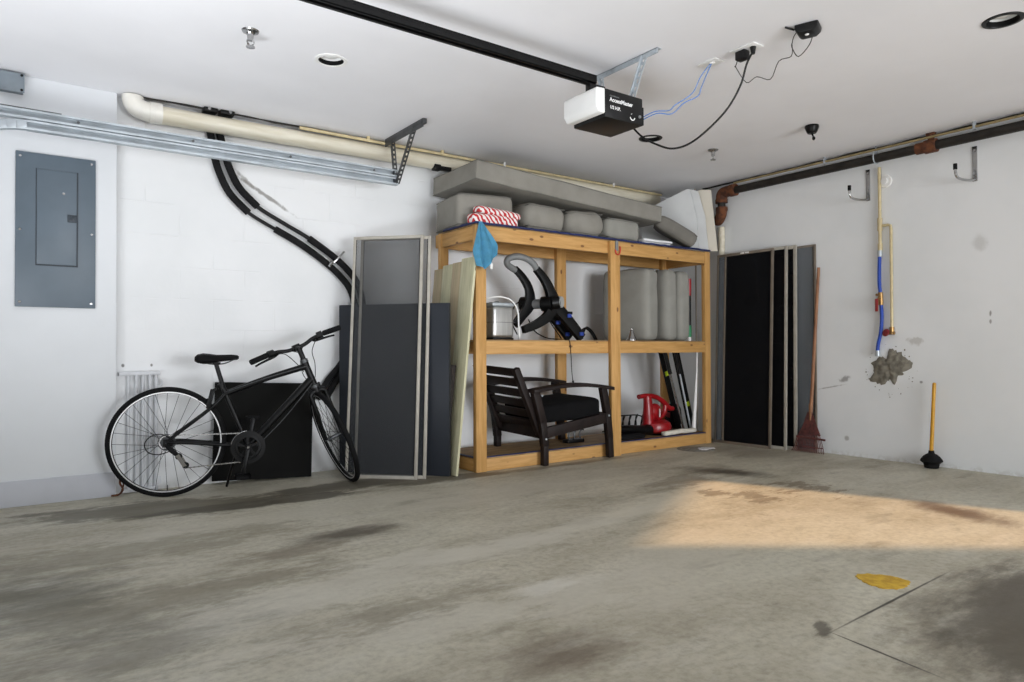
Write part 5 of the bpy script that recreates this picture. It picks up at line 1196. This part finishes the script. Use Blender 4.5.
# chain: alternating links along both runs
ch = MB()
def links(p0, p1):
    p0, p1 = V(p0), V(p1); n = max(1, int((p1-p0).length/0.0127))
    for i in range(n):
        a, b_ = p0+(p1-p0)*(i/n), p0+(p1-p0)*((i+0.86)/n)
        ch.beam(a, b_, 0.008 if i % 2 else 0.006, 0.009 if i % 2 else 0.006, up=(0, 1, 0))
cp = [V((0.0, TC-0.002, WR+0.042))]
cp += [V((BB.x+0.088*cos(R(a)), TC, BB.z+0.088*sin(R(a)))) for a in range(98, -95, -16)]
cp += [V((0.105, TC-0.006, 0.174)), V((0.085, TC-0.006, 0.20)), V((0.062, TC-0.005, WR-0.085)), V((0.03, TC-0.004, WR-0.035)), V((-0.025, TC-0.003, WR-0.032)), V((-0.042, TC-0.002, WR)), V((-0.028, TC-0.002, WR+0.032))]
ch.tube(cp, 0.0028, 6, True)
for a_, b_ in zip(cp, cp[1:]+cp[:1]): links(a_, b_)
bobj('chain', ch, 'chrome')
dr = bobj('rear_derailleur', MB().tube([(0.0, -0.065, WR-0.015), (0.03, -0.075, WR-0.045), (0.055, -0.072, WR-0.07)], [0.012, 0.015, 0.013], 10, sub=3), 'black')
cage = MB(); cage.beam((0.058, -0.060, WR-0.075), (0.098, -0.056, 0.185), 0.022, 0.004, up=(0, 1, 0)).beam((0.070, -0.050, WR-0.075), (0.108, -0.046, 0.185), 0.020, 0.004, up=(0, 1, 0))
bobj('cage', cage, 'chrome', dr)
for p in ((0.066, -0.053, WR-0.085), (0.103, -0.050, 0.190)): bobj('jockey_wheel', MB().lathe([(0.006, -0.003), (0.020, -0.003), (0.020, 0.003), (0.006, 0.003)], 14, Matrix.Translation(p) @ Matrix.Rotation(R(90), 4, 'X')), 'black', dr)
bobj('shift_cable', MB().tube([(0.04, -0.066, WR+0.01), (-0.02, -0.07, WR+0.052), (-0.08, -0.072, WR+0.045), (-0.115, -0.072, WR), (-0.095, -0.072, WR-0.05), (-0.04, -0.072, WR-0.065), (0.015, -0.072, WR-0.05)], 0.0032, 8, sub=6), 'black', dr)
# rear brake
rb = bobj('rear_brake', MB().beam((0.225, -0.034, 0.525), (0.252, -0.040, 0.640), 0.026, 0.020, up=(0, 1, 0), bev=0.004).beam((0.225, 0.034, 0.525), (0.252, 0.040, 0.640), 0.026, 0.020, up=(0, 1, 0), bev=0.004).cyl((0.255, -0.045, 0.630), (0.255, 0.055, 0.630), 0.004, n=8).beam((0.240, -0.046, 0.632), (0.275, -0.046, 0.648), 0.014, 0.012, up=(0, 1, 0), bev=0.003), 'black')
for s_ in (-1, 1): bobj('brake_pad', MB().bx(0.165, 0.235, s_*0.013-0.005, s_*0.013+0.007, 0.562, 0.582, 0.003, Matrix.Translation((0.2, 0, 0.57)) @ Matrix.Rotation(R(28), 4, 'Y') @ Matrix.Translation((-0.2, 0, -0.57))).cyl((0.212, s_*0.014, 0.572), (0.236, s_*0.034, 0.580), 0.009, n=8), 'black_matte', rb)
# steered front end
TH = R(99)
SR = Matrix.Translation(HB) @ Matrix.Rotation(TH, 4, ax) @ Matrix.Translation(-HB)
fwd = V((ax.z, 0, -ax.x))                               # forward, square to the steering axis
axle0 = HB-ax*0.352+fwd*0.05
n0 = SR.to_3x3() @ V((0, 1, 0))
low = WR*math.sqrt(1-n0.z**2)
axle_w = SR @ axle0; shift = low-axle_w.z               # drop the axle so that the tyre rests on the floor
axle0 = axle0-ax*(-shift/ax.z)
def sobj(name, mb, mat, parent=None):
    bmesh.ops.transform(mb.bm, matrix=SR, verts=mb.bm.verts); return bobj(name, mb, mat, parent)
make_wheel(None, SR @ Matrix.Translation(axle0), False)
crown = HB-ax*0.030
fk = MB().cyl(HB-ax*0.004, crown-ax*0.012, 0.022, n=18).tube([crown+V((0, -0.052, 0))-ax*0.02, crown+V((0, -0.030, 0))-ax*0.002, crown+V((0, 0.030, 0))-ax*0.002, crown+V((0, 0.052, 0))-ax*0.02], 0.017, 12, sub=4)
for s_ in (-1, 1):
    fk.tube([crown+V((0, 0.050*s_, 0))-ax*0.010, crown+V((0, 0.052*s_, 0))-ax*0.14+fwd*0.010, axle0+V((0, 0.054*s_, 0))+ax*0.10-fwd*0.014, axle0+V((0, 0.054*s_, 0))], [0.015, 0.0145, 0.012, 0.009], 12, sub=4)
fork = sobj('fork', fk, 'black')
sobj('headset', MB().cyl(HB-ax*0.006, HB+ax*0.010, 0.026, n=20).cyl(HT-ax*0.010, HT+ax*0.012, 0.025, n=20), 'steel_dk')
fb_ = sobj('front_brake', MB().beam(crown+V((0, -0.034, 0))-ax*0.055+fwd*0.030, crown+V((0, -0.040, 0))+ax*0.045+fwd*0.035, 0.016, 0.012, up=(0, 1, 0), bev=0.003).beam(crown+V((0, 0.034, 0))-ax*0.055+fwd*0.030, crown+V((0, 0.040, 0))+ax*0.045+fwd*0.035, 0.016, 0.012, up=(0, 1, 0), bev=0.003).cyl(crown+V((0, -0.045, 0))+ax*0.040+fwd*0.035, crown+V((0, 0.05, 0))+ax*0.040+fwd*0.035, 0.003, n=8), 'black')
sobj('brake_pad', MB().bx(-0.03, 0.03, -0.019, -0.008, -0.007, 0.007, 0.003, Matrix.Translation(axle0+ax*0.308+fwd*0.055)).bx(-0.03, 0.03, 0.008, 0.019, -0.007, 0.007, 0.003, Matrix.Translation(axle0+ax*0.308+fwd*0.055)), 'chrome', fb_)
stt = HT+ax*0.075
clamp = stt+fwd*0.055+ax*0.022
stem = sobj('stem', MB().cyl(HT, stt+ax*0.018, 0.0165, n=18).tube([stt+ax*0.004, clamp], [0.018, 0.017], 14).cyl(clamp+V((0, -0.024, 0)), clamp+V((0, 0.024, 0)), 0.022, n=18), 'black')
def hp_(y, up_, back): return clamp+V((0, y, 0))+ax*up_-fwd*back
hbp = [hp_(-0.305, 0.020, 0.052), hp_(-0.20, 0.024, 0.026), hp_(-0.12, 0.018, 0.006), hp_(-0.05, 0.0, 0.0), hp_(0.05, 0.0, 0.0), hp_(0.12, 0.018, 0.006), hp_(0.20, 0.024, 0.026), hp_(0.305, 0.020, 0.052)]
hbar = sobj('handlebar', MB().tube(hbp, 0.0125, 14, sub=6), 'black')
for s_ in (-1, 1):
    e0, e1 = hp_(0.190*s_, 0.024, 0.023), hp_(0.308*s_, 0.020, 0.053)
    sobj('grip', MB().tube([e0, e0+(e1-e0)*0.1, e0+(e1-e0)*0.9, e1], [0.0165, 0.0180, 0.0180, 0.0165], 14), 'black_matte', hbar)
    sobj('shifter', MB().cyl(hp_(0.150*s_, 0.022, 0.013), hp_(0.186*s_, 0.024, 0.022), 0.024, n=16).sph(hp_(0.160*s_, 0.010, -0.015), 0.022, (1, 1, 0.8), 12), 'plastic_black', hbar)
    sobj('brake_lever', MB().tube([hp_(0.125*s_, 0.010, -0.012), hp_(0.145*s_, 0.000, -0.040), hp_(0.185*s_, -0.006, -0.052), hp_(0.235*s_, -0.010, -0.042), hp_(0.275*s_, -0.016, -0.035)], [0.013, 0.011, 0.008, 0.007, 0.006], 10, sub=4), 'black', hbar)
cb_ = MB()
cb_.tube([hp_(-0.13, 0.008, -0.03), hp_(-0.06, -0.01, -0.07), hp_(-0.02, -0.09, -0.11), hp_(0.01, -0.18, -0.075), hp_(0.01, -0.245, 0.0)], 0.0026, 6, sub=6)
cb_.tube([hp_(0.13, 0.008, -0.03), hp_(0.05, 0.0, -0.07), hp_(-0.03, -0.05, -0.085), hp_(-0.03, -0.15, -0.05), hp_(-0.01, -0.22, 0.03)], 0.0026, 6, sub=6)
cb_.tube([hp_(-0.15, 0.006, -0.03), hp_(-0.10, -0.06, -0.055), hp_(-0.085, -0.14, -0.05), hp_(-0.05, -0.21, -0.02), hp_(-0.02, -0.235, 0.03)], 0.0026, 6, sub=6)
cb_.tube([hp_(0.15, 0.006, -0.03), hp_(0.08, -0.01, -0.03), hp_(0.045, -0.09, 0.02), hp_(0.03, -0.16, 0.06)], 0.0026, 6, sub=6)
sobj('cable', cb_, 'black', hbar)
bobj('kickstand', MB().tube([(0.40, 0.030, BB.z-0.01), (0.36, 0.10, 0.14), (0.33, 0.165, 0.008)], [0.010, 0.009, 0.008], 10), 'black')
